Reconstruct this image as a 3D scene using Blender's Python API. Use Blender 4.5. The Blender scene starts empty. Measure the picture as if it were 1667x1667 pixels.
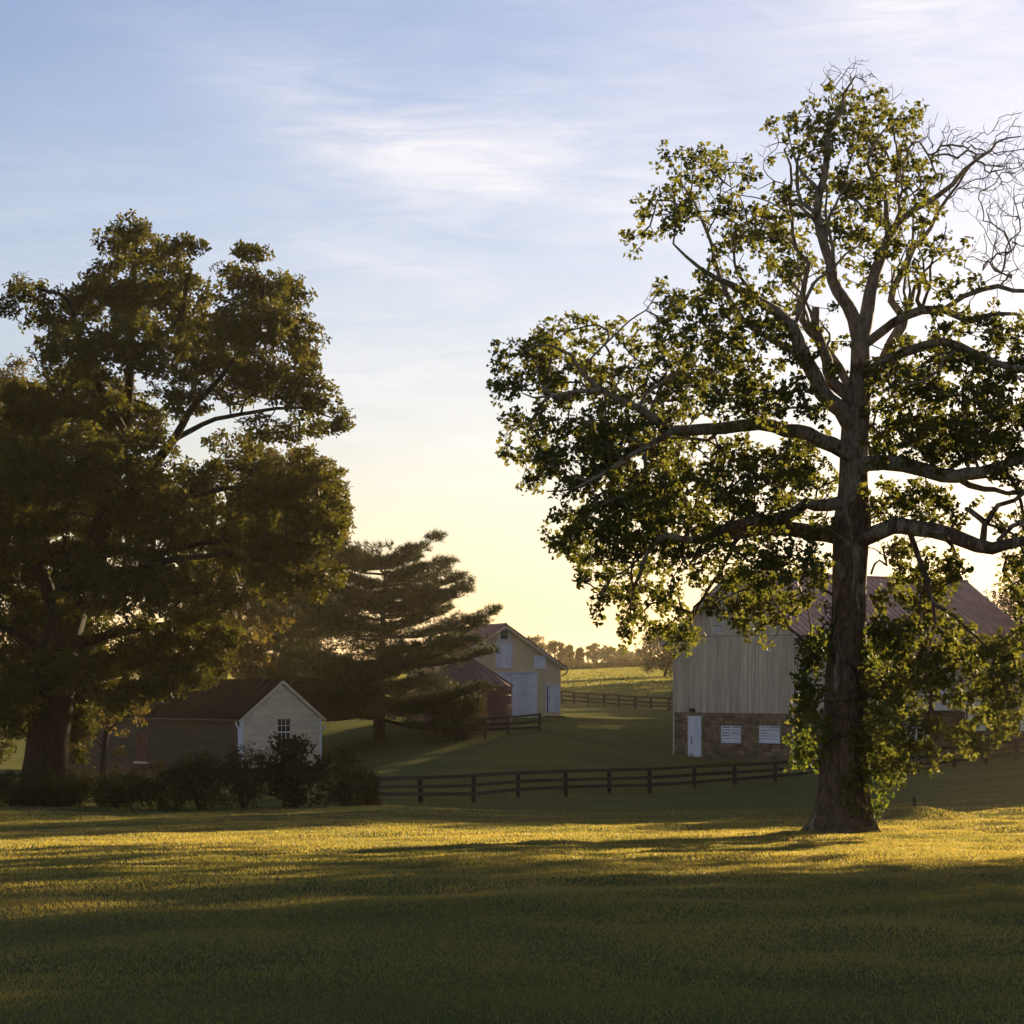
import bpy, math, random
import numpy as np
from mathutils import Matrix, Vector

# ------------------------------------------------------------------ camera, sky, sun, exposure
SC = bpy.context.scene
COL = SC.collection
F, HOR, CX, EYE = 4000.0, 1100.0, 833.5, 1.7      # lens in photo pixels, horizon row, centre column, eye height
SUN_AZ, SUN_EL = math.radians(28.6), math.radians(11.0)

cam = bpy.data.cameras.new('camera')
cam_o = bpy.data.objects.new('camera', cam)
COL.objects.link(cam_o)
cam.sensor_width = 36.0
cam.lens = 36.0 * F / 1667.0
cam.shift_y = (HOR - CX) / 1667.0
cam.clip_start, cam.clip_end = 0.5, 9000.0
cam_o.location = (0, 0, EYE)
cam_o.rotation_euler = (math.radians(90), 0, 0)
SC.camera = cam_o

SC.view_settings.view_transform = 'Standard'
SC.view_settings.look = 'None'
SC.view_settings.gamma = 1.0
SC.view_settings.use_curve_mapping = False
SC.view_settings.exposure = 1.55

SKY_STRENGTH = 0.05
world = bpy.data.worlds.new('World')
SC.world = world
world.use_nodes = True


class N:
    """tiny node helper"""
    def __init__(self, tree):
        self.t = tree
        self.n, self.l = tree.nodes, tree.links

    def new(self, kind, **kw):
        n = self.n.new(kind)
        for k, v in kw.items():
            setattr(n, k, v)
        return n

    def put(self, sock, v):
        if isinstance(v, bpy.types.NodeSocket):
            self.l.new(v, sock)
        else:
            sock.default_value = v

    def math(self, op, a, b=0.0, c=0.0, clamp=False):
        n = self.new('ShaderNodeMath', operation=op, use_clamp=clamp)
        for s, v in zip(n.inputs, (a, b, c)):
            self.put(s, v)
        return n.outputs[0]

    def mix(self, fac, a, b, blend='MIX'):
        n = self.new('ShaderNodeMix', data_type='RGBA', blend_type=blend)
        self.put(n.inputs['Factor'], fac)
        self.put(n.inputs['A'], a)
        self.put(n.inputs['B'], b)
        for o in n.outputs:
            if o.type == 'RGBA':
                return o

    def noise(self, vec, scale, detail=4.0, rough=0.55, dist=0.0):
        n = self.new('ShaderNodeTexNoise')
        if vec is not None:
            self.put(n.inputs['Vector'], vec)
        n.inputs['Scale'].default_value = scale
        n.inputs['Detail'].default_value = detail
        n.inputs['Roughness'].default_value = rough
        n.inputs['Distortion'].default_value = dist
        return n.outputs['Fac']

    def ramp(self, fac, lo, hi):
        n = self.new('ShaderNodeMapRange', interpolation_type='SMOOTHSTEP')
        self.put(n.inputs['Value'], fac)
        n.inputs['From Min'].default_value = lo
        n.inputs['From Max'].default_value = hi
        return n.outputs['Result']

    def mapping(self, vec, scale=(1, 1, 1), rot=(0, 0, 0), loc=(0, 0, 0)):
        n = self.new('ShaderNodeMapping')
        self.put(n.inputs['Vector'], vec)
        n.inputs['Scale'].default_value = scale
        n.inputs['Rotation'].default_value = rot
        n.inputs['Location'].default_value = loc
        return n.outputs[0]


def build_world():
    w = N(world.node_tree)
    w.n.clear()
    out = w.new('ShaderNodeOutputWorld')
    bg = w.new('ShaderNodeBackground')
    bg.inputs['Strength'].default_value = SKY_STRENGTH
    sky = w.new('ShaderNodeTexSky', sky_type='NISHITA')
    sky.sun_disc = False
    sky.sun_elevation = SUN_EL
    sky.sun_rotation = SUN_AZ
    sky.altitude = 100.0
    sky.air_density = 1.15
    sky.dust_density = 0.45
    sky.ozone_density = 2.0
    tc = w.new('ShaderNodeTexCoord')
    d = tc.outputs['Generated']
    sep = w.new('ShaderNodeSeparateXYZ')
    w.put(sep.inputs[0], d)
    az = w.math('ARCTAN2', sep.outputs[0], sep.outputs[1])
    el = w.math('ARCSINE', sep.outputs[2])
    cv = w.new('ShaderNodeCombineXYZ')
    w.put(cv.inputs[0], az)
    w.put(cv.inputs[1], el)
    v = cv.outputs[0]
    # cirrus: streaks falling gently to the right, broken by finer wisps
    soft = w.noise(w.mapping(v, (7, 22, 1), (0, 0, 0.30), (1.7, 0.4, 0)), 1.0, 5, 0.55, 0.6)
    fine = w.noise(w.mapping(v, (18, 110, 1), (0, 0, 0.30), (3.1, 7.4, 0)), 1.0, 7, 0.66, 0.9)
    streak = w.math('ADD', w.math('MULTIPLY', soft, 0.52), w.math('MULTIPLY', fine, 0.48))

    def bank(a0, e0, ra, re, rot):
        """soft-edged bank of cirrus about one direction of the sky"""
        da = w.math('SUBTRACT', az, a0)
        de = w.math('SUBTRACT', el, e0)
        c, s = math.cos(rot), math.sin(rot)
        p = w.math('DIVIDE', w.math('ADD', w.math('MULTIPLY', da, c), w.math('MULTIPLY', de, s)), ra)
        q = w.math('DIVIDE', w.math('SUBTRACT', w.math('MULTIPLY', de, c), w.math('MULTIPLY', da, s)), re)
        r2 = w.math('ADD', w.math('MULTIPLY', p, p), w.math('MULTIPLY', q, q))
        return w.math('EXPONENT', w.math('MULTIPLY', r2, -1.0))

    rad = lambda px, py: ((px - CX) / F, (HOR - py) / F)
    banks = [(rad(810, 285), 0.085, 0.023, -0.16, 0.9), (rad(600, 225), 0.07, 0.016, -0.38, 0.55), (rad(620, 425), 0.040, 0.009, -0.38, 0.6), (rad(820, 470), 0.05, 0.01, -0.3, 0.3),
             (rad(1560, 60), 0.085, 0.034, -0.30, 1.5), (rad(1240, 220), 0.12, 0.02, -0.08, 0.45),
             (rad(660, 610), 0.06, 0.012, -0.1, 0.35), (rad(700, 715), 0.07, 0.010, 0.0, 0.3),
             (rad(980, 330), 0.05, 0.014, -0.2, 0.5)]
    tot = 0.0
    for (a0, e0), ra, re, rot, amp in banks:
        tot = w.math('ADD', tot, w.math('MULTIPLY', bank(a0, e0, ra, re, rot), amp))
    wide = w.ramp(w.noise(w.mapping(v, (2.2, 6, 1), (0, 0, 0.2), (5, 2, 0)), 1.0, 3, 0.5), 0.38, 0.72)
    tot = w.math('ADD', tot, w.math('MULTIPLY', wide, 0.62))
    cover = w.math('MULTIPLY', w.ramp(streak, 0.24, 0.80), tot, clamp=True)
    cover = w.math('MULTIPLY', cover, 0.8)
    tint = w.mix(1.0, sky.outputs[0], (*SKY_TINT, 1), 'MULTIPLY')
    col = w.mix(cover, tint, (*CLOUD, 1))
    w.put(bg.inputs['Color'], col)
    w.l.new(bg.outputs[0], out.inputs['Surface'])


SKY_TINT = (0.83, 0.778, 0.955)
CLOUD = (7.2, 6.9, 7.0)
build_world()

sun = bpy.data.lights.new('sun', 'SUN')
sun.energy = 5.0
sun.angle = math.radians(0.5)
sun.color = (1.0, 0.76, 0.44)
sun_o = bpy.data.objects.new('sun', sun)
COL.objects.link(sun_o)
S_DIR = Vector((math.sin(SUN_AZ) * math.cos(SUN_EL), math.cos(SUN_AZ) * math.cos(SUN_EL), math.sin(SUN_EL)))
sun_o.rotation_euler = (-S_DIR).to_track_quat('-Z', 'Y').to_euler()
sun_o.location = (60, 60, 60)


# ------------------------------------------------------------------ helpers
def at(px, py, D):
    """the point the photograph shows at pixel (px, py), D metres away"""
    return np.array(((px - CX) / F * D, D, EYE + (HOR - py) / F * D))


def tag(o, label=None, cat=None, group=None, kind=None):
    if label: o['label'] = label
    if cat: o['category'] = cat
    if group: o['group'] = group
    if kind: o['kind'] = kind
    return o


def empty(name, loc, rz=0.0):
    o = bpy.data.objects.new(name, None)
    COL.objects.link(o)
    o.location = loc
    o.rotation_euler = (0, 0, rz)
    o.empty_display_size = 0.3
    return o


def put(name, me, parent=None, mat=None):
    """link one object; mat is its local 4x4 matrix"""
    o = bpy.data.objects.new(name, me)
    COL.objects.link(o)
    if parent is not None: o.parent = parent
    if mat is not None: o.matrix_basis = mat
    return o


def mesh_np(name, V, faces, mat, tint=None, smooth=False):
    """faces: list of int arrays (m, k)"""
    V = np.asarray(V, dtype=np.float32)
    me = bpy.data.meshes.new(name)
    me.vertices.add(len(V))
    me.vertices.foreach_set('co', V.ravel())
    tot_l = sum(f.size for f in faces)
    tot_p = sum(len(f) for f in faces)
    me.loops.add(tot_l)
    me.polygons.add(tot_p)
    me.loops.foreach_set('vertex_index', np.concatenate([f.ravel() for f in faces]).astype(np.int32))
    ks = np.concatenate([np.full(len(f), f.shape[1]) for f in faces])
    st = np.concatenate([[0], np.cumsum(ks)[:-1]])
    me.polygons.foreach_set('loop_start', st.astype(np.int32))
    me.update(calc_edges=True)
    if smooth:
        me.polygons.foreach_set('use_smooth', np.ones(tot_p, dtype=bool))
    if tint is not None:
        a = me.attributes.new('tint', 'FLOAT', 'FACE')
        a.data.foreach_set('value', np.asarray(tint, dtype=np.float32))
    me.materials.append(mat)
    me.validate()
    return me


def mesh_py(name, V, Fs, mat, smooth=False):
    me = bpy.data.meshes.new(name)
    me.from_pydata([tuple(map(float, v)) for v in V], [], Fs)
    me.materials.append(mat)
    if smooth:
        for p in me.polygons: p.use_smooth = True
    me.update()
    return me


_cubes = {}


def cube(mat):
    """shared unit cube, 0..1 on each axis"""
    if mat.name not in _cubes:
        V = [(x, y, z) for x in (0, 1) for y in (0, 1) for z in (0, 1)]
        Fs = [(0, 1, 3, 2), (4, 6, 7, 5), (0, 4, 5, 1), (2, 3, 7, 6), (0, 2, 6, 4), (1, 5, 7, 3)]
        _cubes[mat.name] = mesh_py('block', V, Fs, mat)
    return _cubes[mat.name]


def box(name, parent, mat, a, b):
    """axis-aligned box in the parent's frame from corner a to corner b"""
    a, b = Vector(a), Vector(b)
    d = b - a
    return put(name, cube(mat), parent, Matrix.Translation(a) @ Matrix.Diagonal((d.x, d.y, d.z, 1)))


def bar(name, parent, mat, a, b, w, h):
    """beam from a to b, w thick sideways and h high"""
    a, b = Vector(a), Vector(b)
    x = (b - a)
    L = x.length
    x.normalize()
    y = Vector((0, 0, 1)).cross(x)
    if y.length < 1e-4: y = Vector((0, 1, 0))
    y.normalize()
    z = x.cross(y)
    R = Matrix((x, y, z)).transposed().to_4x4()
    m = Matrix.Translation(a) @ R @ Matrix.Translation((0, -w / 2, -h / 2)) @ Matrix.Diagonal((L, w, h, 1))
    return put(name, cube(mat), parent, m)


def prism(name, parent, mat, poly, axis, d0, d1):
    """extrude a 2-D polygon; axis 'x': poly is (y,z) and runs x d0..d1; 'y': poly is (x,z)"""
    n = len(poly)
    mk = (lambda p, d: (d, p[0], p[1])) if axis == 'x' else (lambda p, d: (p[0], d, p[1]))
    V = [mk(p, d0) for p in poly] + [mk(p, d1) for p in poly]
    Fs = [tuple(range(n))[::-1], tuple(range(n, 2 * n))] + [(i, (i + 1) % n, n + (i + 1) % n, n + i) for i in range(n)]
    me = mesh_py(name, V, Fs, mat)
    return put(name, me, parent)


def tubes(chains, sides):
    """chains of (points, radii) -> verts, quads"""
    Vs, Qs, off = [], [], 0
    ang = np.linspace(0, 2 * np.pi, sides, endpoint=False)
    ca, sa = np.cos(ang), np.sin(ang)
    for P, R in chains:
        P = np.asarray(P, float)
        n = len(P)
        if n < 2: continue
        T = np.gradient(P, axis=0)
        T /= np.linalg.norm(T, axis=1, keepdims=True) + 1e-9
        m = T.mean(0)
        ref = np.eye(3)[np.argmin(np.abs(m))]
        A = np.cross(T, ref)
        A /= np.linalg.norm(A, axis=1, keepdims=True) + 1e-9
        B = np.cross(T, A)
        R = np.asarray(R, float)
        R = R[:, None, None] if R.ndim == 1 else R[:, :, None]
        ring = P[:, None, :] + R * (ca[None, :, None] * A[:, None, :] + sa[None, :, None] * B[:, None, :])
        Vs.append(ring.reshape(-1, 3))
        i = np.arange(n - 1)[:, None] * sides
        j = np.arange(sides)[None, :]
        k = (j + 1) % sides
        Qs.append(np.stack([i + j, i + k, i + sides + k, i + sides + j], -1).reshape(-1, 4) + off)
        off += n * sides
    if not Vs: return np.zeros((0, 3)), np.zeros((0, 4), int)
    return np.concatenate(Vs), np.concatenate(Qs)


def resample(P, R, step):
    """Catmull-Rom through P, about one point per step"""
    P, R = np.asarray(P, float), np.asarray(R, float)
    if len(P) < 2: return P, R
    Q = np.vstack([2 * P[0] - P[1], P, 2 * P[-1] - P[-2]])
    oP, oR = [], []
    for i in range(len(P) - 1):
        p0, p1, p2, p3 = Q[i:i + 4]
        n = max(1, int(round(np.linalg.norm(p2 - p1) / step)))
        for k in range(n):
            t = k / n
            oP.append(0.5 * (2 * p1 + (p2 - p0) * t + (2 * p0 - 5 * p1 + 4 * p2 - p3) * t * t + (3 * p1 - p0 - 3 * p2 + p3) * t ** 3))
            oR.append(R[i] * (1 - t) + R[i + 1] * t)
    oP.append(P[-1]); oR.append(R[-1])
    return np.array(oP), np.array(oR)


# ------------------------------------------------------------------ materials
def base_mat(name):
    m = bpy.data.materials.new(name)
    m.use_nodes = True
    nt = N(m.node_tree)
    nt.n.clear()
    out = nt.new('ShaderNodeOutputMaterial')
    return m, nt, out


def paint(name, c, var=0.2, scale=2.0, stretch=(1, 1, 1), rough=0.75, c2=None, spec=0.25, objrand=0.0, bump=0.0, metal=0.0, fine=0.0):
    """opaque surface with grain/wear from noise in place coordinates"""
    m, nt, out = base_mat(name)
    b = nt.new('ShaderNodeBsdfPrincipled')
    geo = nt.new('ShaderNodeNewGeometry')
    v = nt.mapping(geo.outputs['Position'], stretch)
    f = nt.ramp(nt.noise(v, scale, 6, 0.6), 0.28, 0.72)
    lo = tuple(x * (1 - var) for x in c)
    hi = c2 if c2 else tuple(min(1, x * (1 + var)) for x in c)
    col = nt.mix(f, (*lo, 1), (*hi, 1))
    if fine:
        g = nt.ramp(nt.noise(v, scale * 9, 3, 0.6), 0.3, 0.7)
        col = nt.mix(nt.math('MULTIPLY', g, fine), col, (*[x * 0.35 for x in c], 1))
    if objrand:
        oi = nt.new('ShaderNodeObjectInfo')
        hsv = nt.new('ShaderNodeHueSaturation')
        nt.put(hsv.inputs['Value'], nt.math('ADD', nt.math('MULTIPLY', oi.outputs['Random'], objrand), 1 - objrand * 0.5))
        nt.put(hsv.inputs['Color'], col)
        col = hsv.outputs[0]
    nt.put(b.inputs['Base Color'], col)
    b.inputs['Roughness'].default_value = rough
    b.inputs['Metallic'].default_value = metal
    b.inputs['Specular IOR Level'].default_value = spec
    if bump:
        bp = nt.new('ShaderNodeBump')
        bp.inputs['Distance'].default_value = bump
        nt.put(bp.inputs['Height'], nt.noise(v, scale * 4, 5, 0.65))
        nt.l.new(bp.outputs[0], b.inputs['Normal'])
    nt.l.new(b.outputs[0], out.inputs['Surface'])
    return m


def leaf_mat(name, dark, light, trans=0.45, tcol=None, rough=0.6, spec=0.10):
    """thin leaf: reflects and lets light through; colour differs from leaf to leaf"""
    m, nt, out = base_mat(name)
    at_ = nt.new('ShaderNodeAttribute', attribute_name='tint')
    col = nt.mix(at_.outputs['Fac'], (*dark, 1), (*light, 1))
    b = nt.new('ShaderNodeBsdfPrincipled')
    nt.put(b.inputs['Base Color'], col)
    b.inputs['Roughness'].default_value = rough
    b.inputs['Specular IOR Level'].default_value = spec
    t = nt.new('ShaderNodeBsdfTranslucent')
    nt.put(t.inputs['Color'], nt.mix(1.0, col, (*(tcol or (1.6, 1.45, 0.7)), 1), 'MULTIPLY'))
    mx = nt.new('ShaderNodeMixShader')
    mx.inputs[0].default_value = trans
    nt.l.new(b.outputs[0], mx.inputs[1])
    nt.l.new(t.outputs[0], mx.inputs[2])
    nt.l.new(mx.outputs[0], out.inputs['Surface'])
    return m


def sycamore_bark():
    """flaking bark: brown plates low down, more pale inner bark higher up the tree"""
    m, nt, out = base_mat('flaking bark')
    b = nt.new('ShaderNodeBsdfPrincipled')
    geo = nt.new('ShaderNodeNewGeometry')
    pos = geo.outputs['Position']
    sep = nt.new('ShaderNodeSeparateXYZ')
    nt.put(sep.inputs[0], pos)
    h = nt.ramp(sep.outputs[2], 1.0, 13.0)
    patch = nt.noise(nt.mapping(pos, (1.5, 1.5, 0.42)), 1.2, 5, 0.6, 0.6)
    pale = nt.ramp(nt.math('ADD', patch, nt.math('MULTIPLY', nt.math('SUBTRACT', h, 0.5), 0.24)), 0.455, 0.52)
    rough_ = nt.noise(nt.mapping(pos, (5, 5, 1.6)), 2.2, 6, 0.65)
    brown = nt.mix(nt.ramp(rough_, 0.3, 0.7), (0.045, 0.028, 0.016, 1), (0.15, 0.10, 0.065, 1))
    grey = nt.mix(nt.ramp(rough_, 0.3, 0.7), (0.11, 0.085, 0.058, 1), (0.30, 0.248, 0.178, 1))
    col = nt.mix(pale, brown, grey)
    nt.put(b.inputs['Base Color'], col)
    b.inputs['Roughness'].default_value = 0.9
    b.inputs['Specular IOR Level'].default_value = 0.15
    bp = nt.new('ShaderNodeBump')
    bp.inputs['Distance'].default_value = 0.06
    nt.put(bp.inputs['Height'], rough_)
    nt.l.new(bp.outputs[0], b.inputs['Normal'])
    nt.l.new(b.outputs[0], out.inputs['Surface'])
    return m


def ground_mat():
    m, nt, out = base_mat('meadow turf')
    b = nt.new('ShaderNodeBsdfPrincipled')
    geo = nt.new('ShaderNodeNewGeometry')
    pos = geo.outputs['Position']
    big = nt.ramp(nt.noise(nt.mapping(pos, (0.25, 0.6, 1)), 0.6, 5, 0.6), 0.3, 0.7)
    mid = nt.ramp(nt.noise(nt.mapping(pos, (1, 2.2, 1)), 1.6, 6, 0.65), 0.3, 0.7)
    c = nt.mix(big, (0.110, 0.135, 0.046, 1), (0.175, 0.178, 0.064, 1))
    c = nt.mix(nt.math('MULTIPLY', mid, 0.5), c, (0.165, 0.145, 0.058, 1))
    nt.put(b.inputs['Base Color'], c)
    b.inputs['Roughness'].default_value = 0.9
    b.inputs['Specular IOR Level'].default_value = 0.0
    bp = nt.new('ShaderNodeBump')
    bp.inputs['Distance'].default_value = 0.25
    bp.inputs['Strength'].default_value = 1.0
    h = nt.math('ADD', nt.noise(nt.mapping(pos, (1.0, 1.0, 1)), 6.0, 6, 0.7), nt.math('MULTIPLY', nt.noise(pos, 0.8, 3, 0.6), 1.5))
    nt.put(bp.inputs['Height'], h)
    nt.l.new(bp.outputs[0], b.inputs['Normal'])
    nt.l.new(b.outputs[0], out.inputs['Surface'])
    return m


M_GROUND = ground_mat()
M_GRASS = leaf_mat('grass blades', (0.115, 0.130, 0.060), (0.275, 0.238, 0.112), 0.6, (1.75, 1.5, 0.6), 0.5, 0.12)
M_SYC_BARK = sycamore_bark()
M_BARK = paint('dark furrowed bark', (0.020, 0.0145, 0.010), 0.5, 1.5, (4, 4, 1), 0.95, bump=0.05)
M_PINE_BARK = paint('pine bark', (0.04, 0.028, 0.022), 0.4, 2.0, (3, 3, 1), 0.95, bump=0.04)
M_SYC_LEAF = leaf_mat('plane leaves', (0.048, 0.064, 0.020), (0.120, 0.122, 0.036), 0.60, (1.62, 1.48, 0.64))
M_MAPLE_LEAF = leaf_mat('maple leaves', (0.026, 0.036, 0.010), (0.082, 0.078, 0.020), 0.48)
M_GOLD_LEAF = leaf_mat('yellowing leaves', (0.05, 0.048, 0.012), (0.13, 0.10, 0.025), 0.45)
M_NEEDLE = leaf_mat('pine needles', (0.014, 0.025, 0.008), (0.042, 0.052, 0.015), 0.24)
M_SHRUB = leaf_mat('shrub leaves', (0.020, 0.024, 0.009), (0.048, 0.045, 0.015), 0.35)
M_FAR_LEAF = leaf_mat('far leaves', (0.026, 0.036, 0.013), (0.060, 0.066, 0.022), 0.36)
M_VINE = leaf_mat('vine leaves', (0.034, 0.060, 0.014), (0.115, 0.140, 0.030), 0.55, (1.75, 1.55, 0.65))
M_FENCE = paint('creosoted fence board', (0.020, 0.014, 0.011), 0.4, 3, (1, 1, 6), 0.8, objrand=0.5)
M_SIDING = paint('faded cream barn board', (0.60, 0.50, 0.37), 0.22, 1.2, (5, 5, 0.5), 0.8, objrand=0.34, fine=0.25)
M_WHITE = paint('white paint', (0.78, 0.77, 0.80), 0.10, 1.5, (2, 2, 0.6), 0.6, objrand=0.06)
M_WHITE_SLAT = paint('white slat paint', (0.80, 0.79, 0.80), 0.08, 2, (1, 1, 3), 0.6, objrand=0.15)
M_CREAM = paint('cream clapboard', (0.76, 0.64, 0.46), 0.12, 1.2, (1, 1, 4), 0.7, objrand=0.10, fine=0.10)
M_CLAP_SHADED = paint('shade-darkened clapboard', (0.085, 0.062, 0.042), 0.2, 1.2, (1, 1, 4), 0.8, objrand=0.12, fine=0.2)  # shade on the shed's side wall, put into the board colour
M_YELLOW = paint('pale yellow render', (0.76, 0.60, 0.36), 0.10, 0.8, (1, 1, 0.5), 0.8)
M_ROOF = paint('red painted metal roof', (0.42, 0.20, 0.15), 0.25, 1.0, (1, 1, 1), 0.45, spec=0.5, objrand=0.25, fine=0.2)
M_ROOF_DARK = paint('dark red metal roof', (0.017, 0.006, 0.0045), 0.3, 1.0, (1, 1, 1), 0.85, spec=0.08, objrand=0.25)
M_SILO = paint('red steel sheet', (0.14, 0.045, 0.035), 0.25, 1.0, (1, 1, 3), 0.5, spec=0.5, objrand=0.2)
M_STONE = paint('brown field stone', (0.20, 0.145, 0.09), 0.35, 3.0, (1, 1, 1), 0.9, objrand=0.7, bump=0.03)
M_MORTAR = paint('dark mortar', (0.07, 0.05, 0.035), 0.3, 4.0, (1, 1, 1), 0.95)
M_DARK = paint('dark inside', (0.012, 0.010, 0.009), 0.2, 1.0)
M_GLASS = paint('dark window glass', (0.02, 0.022, 0.025), 0.1, 1.0, rough=0.08, spec=0.6)
M_OLIVE_GLASS = paint('dusty window glass', (0.11, 0.11, 0.08), 0.15, 2.0, rough=0.3, spec=0.5)
M_BROWN_WOOD = paint('brown shutter wood', (0.13, 0.06, 0.035), 0.3, 2.0, (4, 4, 0.5), 0.8)
M_PIPE = paint('cream pipe', (0.55, 0.50, 0.42), 0.1, 1.0)
M_METAL = paint('dull dark metal', (0.04, 0.036, 0.034), 0.2, 3.0, rough=0.5)
M_POST = paint('weathered dark post', (0.03, 0.024, 0.02), 0.3, 5.0, (1, 1, 1), 0.8)
M_PALEWOOD = paint('weathered pale rail', (0.30, 0.27, 0.21), 0.2, 3.0, (1, 1, 4), 0.85)
M_BRICK = paint('dark brick step', (0.12, 0.06, 0.04), 0.3, 4.0)
M_FALLEN = leaf_mat('fallen leaf', (0.07, 0.03, 0.012), (0.14, 0.07, 0.025), 0.3)

# ------------------------------------------------------------------ terrain
CTRL = [  # what the photograph shows of the ground: pixel and distance
    (0, 1667, 12), (833, 1667, 12), (1667, 1667, 12), (0, 1515, 20), (833, 1517, 20), (1667, 1517, 20),
    (0, 1413, 35), (833, 1418, 35), (1667, 1424, 35), (0, 1380, 50), (833, 1382, 50), (1667, 1386, 50),
    (1370, 1355, 71), (833, 1351, 71), (0, 1362, 66), (1640, 1357, 71), (0, 1336, 80), (500, 1335, 80),
    (0, 1314, 92), (300, 1320, 95), (600, 1313, 97), (685, 1308, 112), (770, 1307, 117), (921, 1296, 126), (1058, 1291, 132),
    (1262, 1272, 136), (1495, 1256, 137), (1656, 1240, 138), (1600, 1310, 95), (1450, 1318, 92), (1100, 1325, 92),
    (1305, 1236, 141), (1098, 1229, 148.6), (1672, 1224, 155), (1450, 1222, 150),
    (393, 1258, 142), (523, 1254, 146), (90, 1255, 156), (-60, 1255, 150), (617, 1204, 152), (480, 1195, 175),
    (912, 1167, 166), (745, 1174, 163), (760, 1192, 158), (880, 1190, 150), (1000, 1200, 158), (700, 1245, 140),
    (913, 1146, 236), (1090, 1157, 225), (600, 1150, 236), (1000, 1112, 300), (915, 1092, 390), (1090, 1083, 400),
    (400, 1100, 390), (1700, 1085, 400), (-100, 1100, 390), (1667, 1185, 210), (-100, 1190, 210), (1500, 1180, 230),
]


def warp(x, y):
    yy = np.maximum(y, 8.0)
    return np.stack([np.clip(x / yy, -0.9, 0.9) * 9.0, np.log(yy) * 4.0], -1)


_c = np.array([at(*c) for c in CTRL] + [(X, Y, 4.5) for Y in (600, 1500, 4000) for X in (-Y * 0.5, 0, Y * 0.5)] +
              [(-40, 60, -2.2), (45, 60, -1.8), (-60, 140, -3.2), (60, 140, -1.5), (90, 220, 0.5), (-90, 220, -1.0), (-30, 20, 0.0), (30, 20, 0.0)])
_cw = warp(_c[:, 0], _c[:, 1])
_A = -np.linalg.norm(_cw[:, None] - _cw[None], axis=-1) - 0.03 * np.eye(len(_c))
_B = np.hstack([_A, np.ones((len(_c), 1))])
_B = np.vstack([_B, np.append(np.ones(len(_c)), 0)])
_W = np.linalg.solve(_B, np.append(_c[:, 2], 0.0))
_rg = np.random.default_rng(5)
_und = [(k * math.cos(a), k * math.sin(a), p, A) for k, a, p, A in
        zip(_rg.uniform(0.5, 2.2, 14), _rg.uniform(0, 6.28, 14), _rg.uniform(0, 6.28, 14), _rg.uniform(0.006, 0.014, 14))]
MOUND = at(1489, 1316, 84)


def gz(x, y):
    x, y = np.asarray(x, float), np.asarray(y, float)
    sh = x.shape
    q = warp(x.ravel(), y.ravel())
    z = np.zeros(len(q))
    for i in range(0, len(q), 20000):
        d = -np.linalg.norm(q[i:i + 20000, None] - _cw[None], axis=-1)
        z[i:i + 20000] = d @ _W[:-1] + _W[-1]
    z = z.reshape(sh)
    z = np.where(y < 12, z * np.clip((y + 2) / 14, 0, 1), z)
    for kx, ky, p, A in _und:
        z = z + A * np.sin(kx * x + ky * y + p) * np.clip((y + 10) / 30, 0, 1)
    z = z + 0.34 * np.exp(-((x - MOUND[0]) / 1.5) ** 2 - ((y - MOUND[1]) / 1.6) ** 2)
    return z


def build_ground():
    def axis(lim, first, ratio):
        o, s = [0.0], first
        while o[-1] < lim:
            o.append(o[-1] + s)
            s *= ratio
        return np.array(o)
    xp = axis(3800, 0.5, 1.045)
    xs = np.concatenate([-xp[:0:-1], xp])
    yp = axis(4000, 0.5, 1.018)
    ys = np.concatenate([-axis(400, 2.0, 1.25)[:0:-1], yp])
    X, Y = np.meshgrid(xs, ys)
    Z = gz(X, Y)
    n, mcol = len(ys), len(xs)
    V = np.stack([X, Y, Z], -1).reshape(-1, 3)
    i = np.arange(n - 1)[:, None] * mcol
    j = np.arange(mcol - 1)[None, :]
    Q = np.stack([i + j, i + j + 1, i + mcol + j + 1, i + mcol + j], -1).reshape(-1, 4)
    o = put('ground', mesh_np('ground', V, [Q], M_GROUND, smooth=True))
    tag(o, 'rolling lawn and pasture of short grass', kind='structure')


build_ground()


NEAR_FENCE = [(610, 1266, 1306, 105), (685, 1264, 1308, 112), (770.5, 1259.5, 1309, 117), (843.6, 1255.8, 1299.5, 122), (921, 1253, 1296, 126), (992, 1250.8, 1294, 129.5), (1057.7, 1250, 1291.6, 132),
        (1130, 1245.5, 1287, 133.5), (1196, 1243, 1281, 135), (1262, 1240, 1275, 136), (1328, 1236, 1269, 136.5), (1392, 1230, 1264, 137), (1445, 1224, 1260, 137), (1495, 1219, 1257, 137), (1553, 1214, 1251, 137.5), (1605, 1208, 1246, 138), (1656, 1203, 1240, 138), (1712, 1199, 1236, 139), (1770, 1196, 1232, 141)]


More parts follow.
